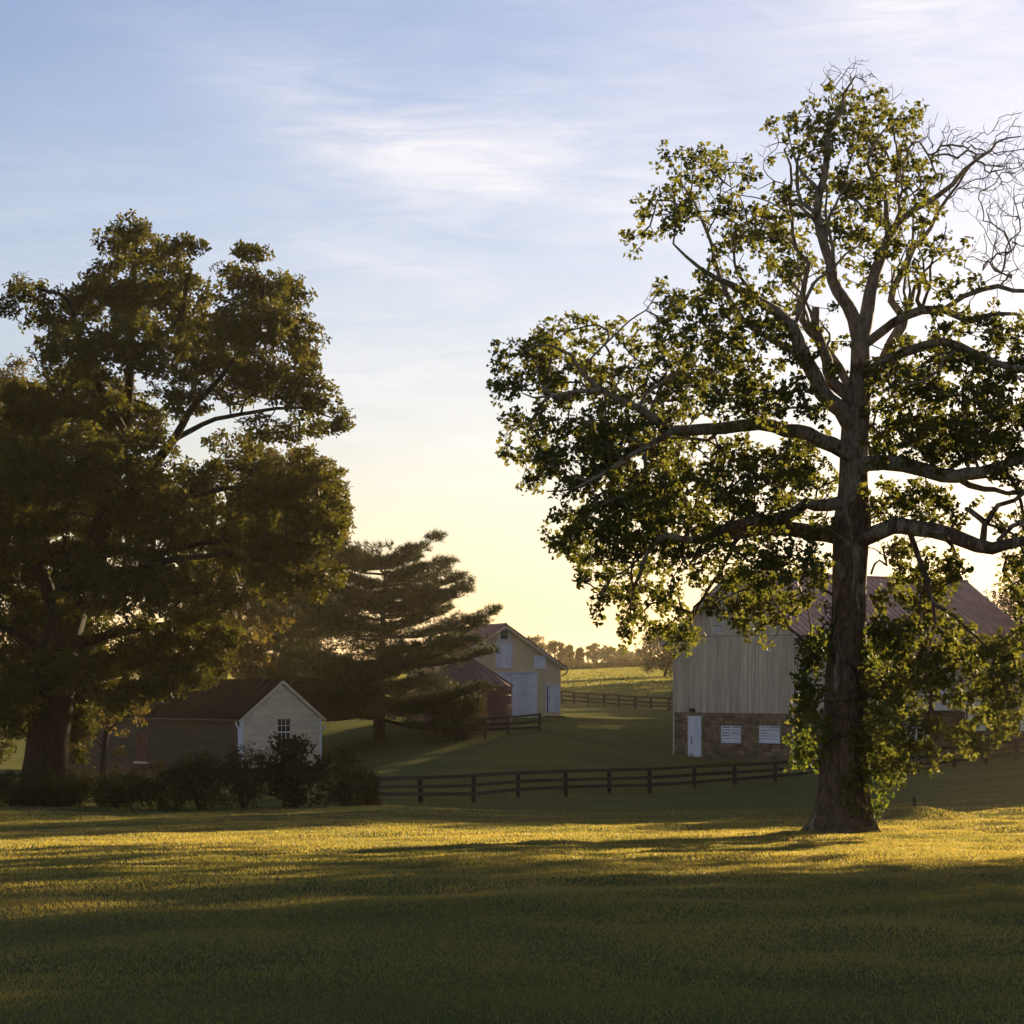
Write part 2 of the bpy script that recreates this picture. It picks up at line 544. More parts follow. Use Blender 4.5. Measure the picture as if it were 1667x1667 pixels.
def build_grass():
    rng = np.random.default_rng(3)
    Vs, Ts = [], []
    for d0, d1, dens, h, w in ((9.5, 14, 2500, 0.027, 0.0055), (14, 20, 1350, 0.031, 0.0065), (20, 28, 800, 0.040, 0.009), (28, 42, 480, 0.045, 0.0125),
                               (42, 62, 330, 0.05, 0.015), (62, 84, 190, 0.055, 0.020),
                               (84, 104, 70, 0.05, 0.022), (262, 408, 6.0, 0.13, 0.12)):
        area = 0.5 * (d1 + d0) * 0.44 * (d1 - d0) + 8 * (d1 - d0)
        n = int(area * dens)
        y = np.sqrt(rng.uniform(d0 ** 2, d1 ** 2, n))
        x = rng.uniform(-1, 1, n) * (0.22 * y + 4.0)
        # tufts: thin out by a slow pattern
        pat = np.sin(x * 2.1 + 1.3 * np.sin(y * 0.9)) * np.sin(y * 1.3 + np.sin(x * 1.1) * 2)
        keep = rng.uniform(0, 1, n) < (0.85 + 0.15 * pat) * np.where(y < 200, np.clip((106 - y) / 30, 0, 1), np.clip((y - 258) / 25, 0, 1)) * np.clip((0.22 * y + 4.0 - np.abs(x)) / 2.2, 0, 1)
        x, y, pat = x[keep], y[keep], pat[keep]
        n = len(x)
        z = gz(x, y) - 0.012
        a = rng.uniform(0, 2 * np.pi, n)
        hh = h * rng.uniform(0.5, 1.35, n) * (1 + 0.15 * pat)
        ww = w * rng.uniform(0.7, 1.3, n)
        lean = rng.normal(0, 0.6, (n, 2)) * hh[:, None]
        b = np.stack([x, y, z], -1)
        s = np.stack([np.cos(a) * ww, np.sin(a) * ww, np.zeros(n)], -1)
        tip = b + np.stack([lean[:, 0], lean[:, 1], hh], -1)
        Vs.append(np.stack([b - s, b + s, tip], 1).reshape(-1, 3))
        blot = 0.5 + 0.28 * np.sin(x * 0.55 + 2 * np.sin(y * 0.16)) * np.sin(y * 0.37 + x * 0.2)
        Ts.append(np.clip((blot + rng.normal(0, 0.17, n)) * (1.0 if d0 < 200 else 0.2), 0, 1))
    # longer grass left by the mower at the foot of the trunk, the posts and the walls
    spots = []
    tb = at(1371, 1356, 71.0)
    for k in range(1100):
        a, rr = rng.uniform(0, 6.28), rng.uniform(0.85, 1.25)
        spots.append((tb[0] + math.cos(a) * rr, tb[1] + math.sin(a) * rr, 0.13, 0.012))
    for px, _, pb, D in NEAR_FENCE:
        q = at(px, pb, D)
        for k in range(45): spots.append((q[0] + rng.normal(0, 0.16), q[1] + rng.normal(0, 0.16), 0.20, 0.02))
    R0, th = at(1305, 1235, 141.0), math.atan2(0.663, 0.749)
    for k in range(1500):
        f = rng.uniform(0, 31.4)
        lx, ly = (-0.15 - abs(rng.normal(0, 0.14)), f) if f < 10.2 else (f - 10.2, -0.15 - abs(rng.normal(0, 0.14)))
        spots.append((R0[0] + lx * math.cos(th) - ly * math.sin(th), R0[1] + lx * math.sin(th) + ly * math.cos(th), 0.24 * rng.uniform(0.4, 1.3), 0.025))
    S = np.array(spots)
    n = len(S)
    z = gz(S[:, 0], S[:, 1]) - 0.03
    a = rng.uniform(0, 2 * np.pi, n)
    b = np.stack([S[:, 0], S[:, 1], z], -1)
    s = np.stack([np.cos(a) * S[:, 3], np.sin(a) * S[:, 3], np.zeros(n)], -1)
    ln = rng.normal(0, 0.4, (n, 2)) * S[:, 2:3]
    tip = b + np.stack([ln[:, 0], ln[:, 1], S[:, 2] * rng.uniform(0.5, 1.3, n)], -1)
    Vs.append(np.stack([b - s, b + s, tip], 1).reshape(-1, 3))
    Ts.append(np.clip(rng.normal(0.35, 0.25, n), 0, 1))
    V = np.concatenate(Vs)
    Fc = np.arange(len(V)).reshape(-1, 3)
    o = put('lawn_grass', mesh_np('lawn_grass', V, [Fc], M_GRASS, np.concatenate(Ts)))
    tag(o, 'short grass blades of the mown lawn', 'grass', kind='stuff')


build_grass()


# ------------------------------------------------------------------ plants
class Plant:
    """woody skeleton: hand-laid limbs, then twigs grown out to the places where leaves stand"""
    def __init__(self, seed):
        self.rng = np.random.default_rng(seed)
        self.P, self.par, self.R, self.skel = [], [], [], []
        self.limbs = []

    def limb(self, pts, rad, step=0.5, wig=0.0):
        P, R = resample(pts, rad, step)
        if wig and len(P) > 2:
            w = self.rng.normal(0, wig, P.shape)
            w = (w + np.roll(w, 1, 0)) * 0.5
            w[0] = w[-1] = 0
            P = P + w
        prev = -1
        if self.P:
            A = np.array(self.P)
            prev = int(np.argmin(np.linalg.norm(A - P[0], axis=1)))
        for p, r in zip(P, R):
            self.P.append(p); self.par.append(prev); self.R.append(r); self.skel.append(True)
            prev = len(self.P) - 1
        self.limbs.append((P, R))

    def grow(self, targets, step=0.55, jit=0.12, tip=0.012, lift=0.0, cap=0.11, curve=1.0):
        targets = np.asarray(targets)
        n0 = len(self.P)
        cap_n = n0 + 40 * len(targets)
        A = np.zeros((cap_n, 3)); G = np.zeros((cap_n, 3))
        A[:n0] = np.array(self.P)
        for i in range(n0):
            p = self.par[i]
            d = A[i] - A[p] if p >= 0 else np.array((0, 0, 1.0))
            G[i] = d / (np.linalg.norm(d) + 1e-9)
        # nearest to the wood first
        sk = A[:n0][:: max(1, n0 // 250)]
        dist = np.min(np.linalg.norm(targets[:, None] - sk[None], axis=-1), axis=1)
        n = n0
        for k in np.argsort(dist):
            t = targets[k]
            D = t - A[:n]
            L = np.linalg.norm(D, axis=1) + 1e-6
            cosang = np.einsum('ij,ij->i', D, G[:n]) / L
            i = int(np.argmin(L * (1.35 - 0.5 * cosang)))
            d, l = D[i], L[i]
            m = max(1, int(round(l / step)))
            side = self.rng.normal(0, 1, 3)
            side -= d * (side @ d) / (l * l)
            side *= 0.10 * curve * l / (np.linalg.norm(side) + 1e-6)
            g0 = G[i] * l * 0.25 * curve
            prev, p0 = i, A[i]
            for s in range(1, m + 1):
                u = s / m
                q = p0 + d * u + (side + g0 * (1 - u)) * (4 * u * (1 - u)) * 0.5 + np.array((0, 0, lift * l * 4 * u * (1 - u)))
                if s < m: q = q + self.rng.normal(0, jit, 3) * min(1, l)
                if n >= cap_n: break
                A[n] = q
                g = q - A[prev]
                G[n] = g / (np.linalg.norm(g) + 1e-9)
                self.par.append(prev); self.R.append(0.0); self.skel.append(False)
                prev = n
                n += 1
        self.P = list(A[:n])
        # pipe-model radii
        acc = np.zeros(n)
        for i in range(n - 1, n0 - 1, -1):
            if acc[i] == 0: acc[i] = tip ** 2.3
            self.R[i] = min(acc[i] ** (1 / 2.3), cap)
            if self.par[i] >= n0: acc[self.par[i]] += acc[i]

    def twig_chains(self):
        kids = {}
        for i, p in enumerate(self.par):
            if not self.skel[i]: kids.setdefault(p, []).append(i)
        chains, used = [], set()
        for i in range(len(self.P)):
            if self.skel[i] or i in used: continue
            p = self.par[i]
            c, r = [self.P[p]], [min(self.R[i] * 1.15, self.R[p] if self.R[p] else 9)]
            j = i
            while True:
                used.add(j)
                c.append(self.P[j]); r.append(self.R[j])
                ks = [k for k in kids.get(j, []) if k not in used]
                if not ks: break
                j = max(ks, key=lambda q: self.R[q])
            r[-1] *= 0.5
            chains.append((c, r))
        return chains


LEAF5 = None


def lobed_leaf():
    """palmate leaf with three broad pointed lobes, cupped a little"""
    ang = [-90, -20, 8, 45, 90, 135, 172, 200]
    rad = [0.45, 0.62, 0.85, 0.50, 1.0, 0.50, 0.85, 0.62]
    V = [(math.cos(math.radians(a)) * r * 0.5, math.sin(math.radians(a)) * r * 0.5, -0.10 * r * r) for a, r in zip(ang, rad)]
    Fc = [(0, 1, 3), (1, 2, 3), (3, 4, 5), (5, 6, 7), (5, 7, 0), (0, 3, 5)]
    return np.array(V), np.array(Fc)


def oval_leaf():
    V = [(0, -0.5, 0), (0.28, -0.02, 0.07), (0, 0.5, -0.05), (-0.28, -0.02, 0.07)]
    return np.array(V), np.array([(0, 1, 2), (0, 2, 3)])


def spray_leaf():
    """a small spray: three leaflets on one stalk"""
    V, Fc = [], []
    for a in (0, 1.9, -1.9):
        c, s = math.cos(a), math.sin(a)
        b = len(V)
        for x, y, z in ((0, 0, 0), (0.17, 0.25, 0.05), (0, 0.55, -0.06), (-0.17, 0.25, 0.05)):
            V.append((x * c - y * s, x * s + y * c, z + 0.1 * (a != 0)))
        Fc += [(b, b + 1, b + 2), (b, b + 2, b + 3)]
    return np.array(V), np.array(Fc)


def needle_tuft(k=7):
    rng = np.random.default_rng(1)
    V, Fc = [], []
    for i in range(k):
        a = i * 2.4
        u = 0.25 + 0.75 * rng.uniform()
        d = np.array((math.cos(a) * (1.15 - u * 0.6), math.sin(a) * (1.15 - u * 0.6), u * 0.9))
        d /= np.linalg.norm(d)
        s = np.cross(d, (0.3, 0.2, 1.0))
        s /= np.linalg.norm(s)
        b = len(V)
        V += [s * 0.055, -s * 0.055, d * (0.8 + 0.4 * rng.uniform())]
        Fc.append((b, b + 1, b + 2))
    return np.array(V), np.array(Fc)


L_LOBED, L_OVAL, L_SPRAY, L_TUFT = lobed_leaf(), oval_leaf(), spray_leaf(), needle_tuft()


def leaves(rng, centers, per, rc, size, template, up=0.5, flat=0.7, heading=None):
    """scatter leaves about the centres -> verts, faces, tint"""
    tv, tf = template
    C = np.repeat(centers, per, axis=0)
    n = len(C)
    off = rng.normal(0, 1, (n, 3))
    off *= (rng.uniform(0.15, 1, n) ** 0.6 / (np.linalg.norm(off, axis=1) + 1e-6))[:, None] * rc
    off[:, 2] *= flat
    P = C + off
    nz = rng.normal(0, 1, (n, 3)) + np.array((0, 0, up))
    if heading is not None: nz += np.repeat(heading, per, axis=0)
    nz /= np.linalg.norm(nz, axis=1, keepdims=True)
    ax = np.cross(nz, rng.normal(0, 1, (n, 3)))
    ax /= np.linalg.norm(ax, axis=1, keepdims=True) + 1e-9
    ay = np.cross(nz, ax)
    s = size * rng.uniform(0.5, 1.4, n)
    V = P[:, None, :] + s[:, None, None] * (tv[None, :, 0:1] * ax[:, None] + tv[None, :, 1:2] * ay[:, None] + tv[None, :, 2:3] * nz[:, None])
    Fc = tf[None] + (np.arange(n) * len(tv))[:, None, None]
    ct = np.repeat(rng.uniform(0.2, 0.8, len(centers)), per)
    tint = np.clip(ct * 0.6 + rng.uniform(0, 1, n) * 0.4 + rng.normal(0, 0.1, n), 0, 1)
    return V.reshape(-1, 3), Fc.reshape(-1, tf.shape[1]), np.repeat(tint, len(tf))


def region_points(rng, regs, D0, per_area, spread, squash=1.0):
    """regs: (px, py, rx, ry[, density[, depth offset[, depth radius]]]) in photo pixels -> points in the crown"""
    out = []
    for r in regs:
        px, py, rx, ry = r[:4]
        dens = r[4] if len(r) > 4 else 1.0
        do = r[5] if len(r) > 5 and r[5] is not None else rng.uniform(-spread, spread)
        mm = D0 / F
        dr = r[6] if len(r) > 6 else min(spread * 0.6, 0.5 * (rx + ry) * mm)
        n = max(2, int(rx * ry * math.pi * mm * mm * per_area * dens))
        d = rng.normal(0, 1, (n, 3))
        d *= (rng.uniform(0, 1, n) ** (1 / 2.4) / np.linalg.norm(d, axis=1))[:, None]
        for k in range(n):
            out.append(at(px + d[k, 0] * rx, py - d[k, 2] * ry, D0 + do * squash) * 1.0)
            D = D0 + do + d[k, 1] * dr
            out[-1] = at(px + d[k, 0] * rx, py - d[k, 2] * ry, D)
    return np.array(out)


def assemble(t, base, plant, leafV, leafF, leafT, bark, leafm, trunk_sides=14, trunk_shape=None, twig_sides=4, limb_name='limb', crown='crown'):
    base = np.array(base)
    for i, (P, R) in enumerate(plant.limbs):
        sd = trunk_sides if i == 0 else 8
        if i == 0 and trunk_shape is not None: R = trunk_shape(P, R, sd)
        V, Q = tubes([(P, R)], sd)
        if i: cap = [np.arange(len(V) - sd, len(V))[None]]
        else: cap = []
        put('trunk' if i == 0 else limb_name, mesh_np('wood', V - base, [Q] + cap, bark, smooth=True), t)
    ch = plant.twig_chains()
    if ch:
        V, Q = tubes(ch, twig_sides)
        tag(put('twigs', mesh_np('twigs', V - base, [Q], bark, smooth=True), t), kind='stuff')
    if leafV is not None:
        tag(put(crown, mesh_np(crown, leafV - base, [leafF], leafm, leafT), t), kind='stuff')


def flare(P, R, sides):
    """root flare and fluting of an old trunk"""
    ang = np.linspace(0, 2 * np.pi, sides, endpoint=False)
    h = (P[:, 2] - P[0, 2])[:, None]
    lump = 0.05 * np.sin(ang * 3 + 0.9 * h) + 0.04 * np.sin(ang * 5 - 0.6 * h + 1) + 0.03 * np.sin(ang * 2 + 1.7 * h)
    root = 0.17 * np.exp(-h / 0.45) * np.sin(ang * 5 + 0.5) + 0.07 * np.exp(-h / 0.8) * np.sin(ang * 9 + 2)
    return R[:, None] * (1 + lump + root)


# ---- the old sycamore
def build_sycamore():
    D = 71.0
    pl = Plant(11)
    mm = D / F

    def L(pts, rads, d0, d1, step=0.5, wig=0.085):
        n = len(pts)
        P = [at(p[0], p[1], D + d0 + (d1 - d0) * (i / max(1, n - 1)) ** 0.8) for i, p in enumerate(pts)]
        R = np.interp(np.linspace(0, 1, n), np.linspace(0, 1, len(rads)), rads) * mm
        pl.limb(P, R, step, wig)

    tp = [(1371, 1358), (1372, 1345), (1373, 1325), (1374, 1300), (1375, 1200), (1377, 1100), (1381, 1000), (1386, 900), (1389, 850), (1390, 800), (1391, 700), (1396, 650), (1399, 600), (1400, 554)]
    tr = [60, 51, 44, 41, 37, 33, 28.5, 28, 30, 25, 22, 19, 16, 15]
    pl.limb([at(*p, D) for p in tp], np.array(tr) * mm, 0.3, 0)
    base = at(1371, 1356, D)
    # main leaders
    L([(1400, 560), (1392, 521), (1367, 475), (1351, 430), (1338, 368), (1343, 286), (1347, 216), (1372, 176), (1371, 154), (1392, 125)], [13, 9.5, 6.5, 3.5, 1.2], 0, -0.8)
    L([(1400, 560), (1408, 504), (1425, 443), (1446, 389), (1487, 344), (1544, 302), (1590, 261), (1623, 232), (1662, 222)], [13, 10, 7, 4, 2.2, 1], 0, 1.5)
    L([(1397, 632), (1437, 591), (1462, 533), (1465, 518), (1450, 492), (1474, 422), (1499, 389), (1544, 323), (1573, 286), (1610, 245)], [10, 9, 7, 4.5, 2.5, 1], 0.2, 2.8)
    L([(1412, 558), (1454, 525), (1499, 504), (1536, 504), (1569, 517), (1614, 510), (1656, 511)], [8, 7.5, 5, 2.5], 0, -2.5)
    L([(1397, 632), (1433, 603), (1474, 578), (1511, 562), (1557, 562), (1598, 583), (1664, 599), (1720, 610)], [10, 8, 6, 4], 0, -3.5)
    L([(1536, 504), (1565, 480), (1598, 467), (1623, 463), (1647, 473), (1690, 474)], [4.5, 4, 3], -1.2, -2.5)
    L([(1383, 690), (1363, 665), (1338, 632), (1310, 583), (1293, 537), (1264, 508), (1231, 484), (1194, 463), (1161, 450), (1141, 434), (1124, 414), (1096, 397)], [15, 13, 10, 6, 3.2, 1.5], -0.2, -3)
    L([(1381, 660), (1360, 620), (1335, 585), (1326, 533), (1328, 500)], [11, 10, 8, 6], -0.1, -1.2)
    L([(1388, 640), (1365, 600), (1343, 570), (1318, 537), (1301, 513), (1305, 475), (1314, 430), (1297, 401), (1291, 352), (1285, 270), (1277, 245)], [8, 7, 5, 3, 1.5], 0.2, 2.5)
    L([(1310, 583), (1270, 560), (1230, 540), (1195, 500), (1170, 450), (1150, 380), (1125, 320), (1100, 290)], [7, 5, 3, 1.5], -0.8, 1.5)
    L([(1338, 368), (1310, 330), (1300, 260), (1320, 200)], [4, 3, 1.5], -0.6, 1.0)
    L([(1446, 389), (1440, 330), (1420, 270), (1440, 210)], [5, 3, 1.5], 0.6, -1)
    # long level limbs
    L([(1388, 742), (1340, 712), (1300, 703), (1260, 697), (1206, 692), (1143, 697), (1087, 702), (1067, 682), (1044, 664), (1004, 655), (978, 635), (952, 605), (932, 575), (900, 562), (850, 572)], [14, 11, 9.5, 8, 5, 3, 1], -0.3, -4.0)
    L([(1120, 698), (1075, 712), (1030, 740), (990, 770), (940, 790), (890, 800)], [6, 3, 1], -2.6, -5)
    L([(978, 635), (940, 640), (900, 650), (850, 640)], [4, 2.5, 1], -3.2, -3)
    L([(1385, 878), (1340, 872), (1298, 869), (1250, 868), (1209, 867), (1165, 857), (1126, 832), (1103, 782), (1085, 760)], [17, 13, 12, 10, 6, 4], 0.2, 3.5)
    L([(1386, 820), (1350, 815), (1310, 822), (1270, 838), (1242, 846), (1196, 852), (1150, 880), (1093, 876), (1050, 900), (1030, 960)], [12, 9, 8, 5, 2.5], 0.3, -3.5)
    L([(1209, 867), (1180, 900), (1150, 950), (1130, 1000)], [5, 3.5, 2], 1.6, 3)
    L([(1390, 770), (1440, 757), (1500, 762), (1556, 776), (1600, 765), (1632, 752), (1700, 745)], [14, 12, 11, 8, 6], -0.2, -3)
    L([(1556, 776), (1600, 800), (1640, 805), (1700, 800)], [6, 4, 3], -1.6, 0)
    L([(1392, 880), (1420, 868), (1455, 852), (1500, 856), (1555, 872), (1590, 884), (1640, 888), (1700, 880)], [16, 13, 13, 11, 6], -0.2, -3.0)
    L([(1600, 883), (1607, 850), (1580, 835), (1572, 828)], [6, 5, 3.5], -1.9, -2.2)
    L([(1605, 852), (1630, 830), (1670, 800)], [5, 4, 3], -1.9, -2.5)
    L([(1625, 880), (1650, 860), (1690, 840)], [4, 3.5, 3], -2.0, -3)
    L([(1478, 860), (1495, 910), (1511, 945), (1520, 985), (1550, 1005), (1574, 1026), (1610, 1060)], [5, 4, 3, 2], -0.8, -3.2)
    L([(1520, 985), (1518, 1020), (1510, 1060), (1515, 1120)], [3, 2, 1.2], -1.6, -2)
    L([(1418, 935), (1424, 918), (1432, 912), (1440, 918), (1444, 921), (1440, 905), (1437, 890)], [2, 1.8, 1.5], -0.5, -0.8, 0.15, 0)

    regs = [
        (1400, 200, 100, 45, .75), (1345, 225, 70, 55, .9), (1430, 270, 85, 70, .8), (1320, 320, 70, 60, .8), (1400, 340, 70, 60, .8), (1375, 150, 50, 25, .25), (1470, 180, 40, 20, .9), (1275, 215, 35, 20, .3), (1305, 200, 15, 15, .8),
        (1130, 265, 60, 30, .7), (1090, 250, 25, 12, .8), (1110, 325, 65, 55, .65), (1045, 395, 35, 25, .7), (1060, 330, 30, 25, .5), (1180, 340, 75, 70, .65), (1215, 425, 80, 60, .6), (1150, 250, 40, 20, .6), (1240, 285, 40, 25, .5),
        (1300, 400, 55, 60, .65), (1250, 360, 45, 50, .5), (1290, 460, 50, 45, .5), (1420, 390, 45, 55, .5), (1375, 400, 50, 50, .55),
        (1500, 380, 60, 55, .45), (1480, 300, 50, 45, .6), (1540, 330, 40, 40, .25), (1525, 470, 70, 50, .35), (1560, 400, 30, 25, .5), (1470, 450, 40, 50, .3),
        (1590, 550, 85, 55, .7), (1510, 620, 90, 60, .95), (1610, 650, 80, 60, 1.0), (1480, 700, 80, 45, 1.0), (1560, 710, 90, 40, .8), (1660, 580, 50, 60, .8), (1440, 640, 40, 40, .6), (1640, 700, 60, 40, .7),
        (1150, 530, 100, 55, .75), (1220, 580, 90, 55, .85), (1120, 610, 90, 50, .8), (1240, 645, 80, 35, .85), (1100, 480, 35, 40, .4), (1170, 480, 60, 40, .6), (1330, 660, 30, 30, .4), (1290, 640, 40, 30, .6),
        (930, 540, 65, 30, .75), (870, 590, 65, 45, .9), (825, 620, 25, 40, .9), (830, 700, 25, 45, .6), (930, 610, 85, 50, 1.0), (1025, 535, 22, 25, .7), (1030, 580, 15, 35, .5), (975, 525, 20, 12, .4), (1000, 620, 60, 35, .7), (1060, 650, 60, 35, .8), (1080, 590, 40, 30, .7),
        (960, 700, 95, 55, 1.0), (940, 750, 80, 50, .95), (1040, 740, 100, 55, 1.0), (1130, 750, 80, 45, .75), (870, 745, 40, 35, .5), (860, 790, 30, 20, .5), (1000, 820, 95, 60, 1.25), (1090, 830, 100, 60, 1.25), (1020, 880, 100, 45, 1.1), (940, 870, 50, 45, .8), (915, 890, 25, 15, .8), (1120, 890, 70, 35, .6), (960, 930, 40, 25, .9),
        (1040, 950, 60, 35, .8), (1000, 985, 40, 30, .8), (1060, 1000, 55, 45, .8), (1085, 960, 25, 30, .5), (1020, 1035, 18, 25, .9), (1100, 1035, 35, 30, .9), (1070, 925, 40, 20, .5), (1105, 1005, 14, 18, .6),
        (1250, 745, 90, 40, .95), (1210, 800, 100, 45, 1.1), (1300, 780, 60, 50, .95), (1320, 730, 40, 25, .6), (1180, 870, 40, 30, .5),
        (1190, 930, 70, 45, .95), (1270, 920, 80, 40, 1.1), (1240, 985, 60, 40, 1.1), (1180, 985, 35, 35, .7), (1305, 965, 35, 35, .8), (1330, 930, 20, 50, .7), (1240, 1035, 18, 20, .9), (1205, 1020, 15, 15, .8),
        (1470, 915, 40, 40, .9), (1520, 935, 45, 45, 1.0), (1470, 985, 60, 40, .9), (1490, 1040, 70, 45, 1.1), (1545, 930, 25, 30, .8), (1440, 1060, 40, 40, .9), (1530, 1090, 70, 50, 1.2), (1480, 1130, 55, 45, 1.1), (1600, 1070, 55, 45, 1.2), (1640, 1100, 50, 55, 1.2), (1600, 1150, 50, 45, 1.1), (1560, 1020, 25, 20, .6), (1650, 1045, 35, 25, .8),
        (1450, 1190, 45, 40, .9), (1520, 1195, 40, 35, .9), (1460, 1240, 40, 30, .8), (1510, 1235, 25, 20, .8), (1600, 1205, 35, 25, .8), (1580, 1225, 15, 10, .8), (1640, 1170, 30, 30, .9),
        (1660, 920, 30, 50, .9), (1640, 850, 30, 30, .6), (1540, 825, 50, 30, .9), (1470, 810, 60, 35, 1.0), (1430, 720, 35, 35, .7), (1420, 830, 20, 30, .5), (1650, 780, 40, 40, .6), (1560, 860, 25, 20, .6), (1690, 960, 40, 60, .8), (1720, 700, 50, 120, .8), (1720, 1080, 40, 80, .8),
        (1200, 655, 150, 40, .45), (1330, 560, 60, 60, .3), (1480, 590, 70, 40, .5), (1440, 830, 60, 40, .5), (1500, 735, 100, 30, .6), (1620, 740, 50, 40, .6), (1280, 850, 90, 30, .6), (1250, 500, 60, 40, .45), (1420, 440, 60, 40, .3), (1040, 690, 60, 30, .6), (1560, 680, 100, 60, .5),
        (1318, 1090, 22, 60, .5), (1312, 1155, 22, 50, .5), (1440, 1120, 35, 70, .8), (1440, 1030, 30, 40, .8), (1430, 1180, 25, 40, .8),
        (1310, 1080, 20, 40, .9), (1310, 1130, 25, 40, .9), (1325, 1040, 25, 25, .8), (1300, 1175, 12, 20, .8),
    ]
    # crooked boughs rising off the main limbs
    rs = np.random.default_rng(44)
    mains = [(P, R) for P, R in pl.limbs[1:] if len(P) > 7]
    for k in range(95):
        P, R = mains[k % len(mains)]
        i = int(rs.uniform(0.25, 0.93) * (len(P) - 2)) + 1
        tan = P[min(i + 1, len(P) - 1)] - P[i - 1]
        tan /= np.linalg.norm(tan)
        out = rs.normal(0, 0.75, 3) * (1, 0.8, 0.6) + tan * 0.9 + np.array((0, 0, 0.55 if P[i][2] > 9 else rs.choice((-0.35, 0.5))))
        out /= np.linalg.norm(out)
        Ln = rs.uniform(1.8, 4.2)
        q, d = [P[i].copy()], out
        m = 7
        for j in range(m):
            d = d + rs.normal(0, 0.30, 3) + np.array((0, 0, 0.07))
            d /= np.linalg.norm(d)
            q.append(q[-1] + d * Ln / m)
        inside = True
        for e in (q[-1], q[-3]):
            ex, ey = CX + e[0] / e[1] * F, HOR - (e[2] - EYE) / e[1] * F
            inside = inside and any(((ex - g[0]) / (g[2] * 1.1)) ** 2 + ((ey - g[1]) / (g[3] * 1.1)) ** 2 < 1 for g in regs)
        if not inside: continue
        r0 = min(0.55 * R[i], rs.uniform(0.045, 0.075))
        pl.limb(q, np.linspace(r0, 0.012, m + 1), 0.3, 0.02)
    thin = lambda q: (0.62 if q[1] < 520 else 0.9)
    pts = region_points(pl.rng, [(q[0], q[1], q[2] * 1.15, q[3] * 1.15, q[4] * thin(q)) + tuple(q[5:]) for q in regs], D, 14.0, 3.4)
    bare = region_points(pl.rng, [(1590, 260, 75, 60, 1.0), (1640, 330, 60, 90, 1.2), (1570, 230, 60, 30, .9), (1640, 430, 50, 60, .8), (1610, 420, 60, 40, .6), (1390, 125, 55, 22, 1.0), (1430, 150, 50, 20, 1.0),
                                  (1355, 115, 20, 20, .9), (1080, 490, 35, 50, .5), (1240, 250, 40, 30, .4), (1190, 260, 25, 30, .3), (1600, 520, 50, 25, .4), (1660, 260, 50, 60, 1.0), (1530, 210, 30, 30, .7), (1320, 150, 12, 25, .8), (1060, 540, 12, 35, .5), (1640, 900, 30, 25, .3), (1500, 230, 30, 40, .6), (1560, 300, 50, 50, .7), (1650, 200, 30, 30, .8), (1480, 260, 40, 40, .5), (1400, 100, 30, 15, .8), (1350, 140, 20, 30, .8)], D, 46.0, 2.5)
    pl.grow(pts, 0.36, 0.11, 0.0125, 0.0, 0.14)
    pl.grow(bare, 0.20, 0.03, 0.0065, 0.0, 0.032, 0.35)
    V, Fc, T = leaves(pl.rng, pts, 19, 0.27, 0.195, L_LOBED, 0.35, 0.9)
    t = empty('sycamore_tree', base)
    tag(t, 'tall old sycamore with flaking pale bark and bare dead twigs at its top', 'tree')
    assemble(t, base, pl, V, Fc, T, M_SYC_BARK, M_SYC_LEAF, 28, flare)

    # vine climbing the trunk
    rng = np.random.default_rng(21)
    vp = Plant(22)
    vb = at(1418, 1345, D - 0.55)
    vp.limb([vb, at(1405, 1290, D - 0.72), at(1395, 1230, D - 0.72), at(1400, 1150, D - 0.64), at(1392, 1090, D - 0.62)], [0.05, 0.045, 0.04, 0.03, 0.02], 0.3, 0.03)
    vregs = [(1420, 1190, 35, 35, 1.2, -0.5, .5), (1440, 1225, 30, 30, 1.1, -0.2, .6), (1430, 1270, 30, 35, 1.1, -0.3, .6), (1418, 1320, 12, 25, 1.3, -0.3, .3), (1400, 1215, 30, 40, .7, -0.75, .15), (1392, 1290, 25, 40, .5, -0.8, .12),
             (1310, 1215, 25, 20, 1.1, -0.1, .5), (1322, 1240, 25, 18, 1.0, 0, .5), (1300, 1195, 15, 15, .8, 0, .4), (1340, 1200, 20, 30, .9, -0.55, .2), (1335, 1060, 15, 40, 1.0, -0.4, .3), (1345, 1010, 12, 30, .8, -.4, .3), (1415, 1110, 15, 50, 1.0, -0.4, .4), (1412, 1050, 12, 30, .8, -.3, .3), (1455, 1250, 20, 20, .8, 0, .5), (1300, 1240, 12, 12, .7, 0, .3)]
    vpts = region_points(rng, [(q[0], q[1], q[2] * 1.15, q[3] * 1.1) + tuple(q[4:]) for q in vregs], D, 24.0, 0.5)
    vp.grow(vpts, 0.3, 0.05, 0.006, 0, 0.03)
    V, Fc, T = leaves(rng, vpts, 13, 0.26, 0.16, L_LOBED, 0.2, 1.0)
    vt = empty('climbing_vine', vb)
    tag(vt, 'green leafy vine climbing the lower trunk of the old sycamore', 'vine')
    b = np.array(vb)
    for P, R in vp.limbs:
        v, q = tubes([(P, R)], 6)
        put('stem', mesh_np('stem', v - b, [q], M_BARK, smooth=True), vt)
    v, q = tubes(vp.twig_chains(), 4)
    tag(put('tendrils', mesh_np('tendrils', v - b, [q], M_BARK), vt), kind='stuff')
    tag(put('foliage', mesh_np('foliage', V - b, [Fc], M_VINE, T), vt), kind='stuff')


build_sycamore()


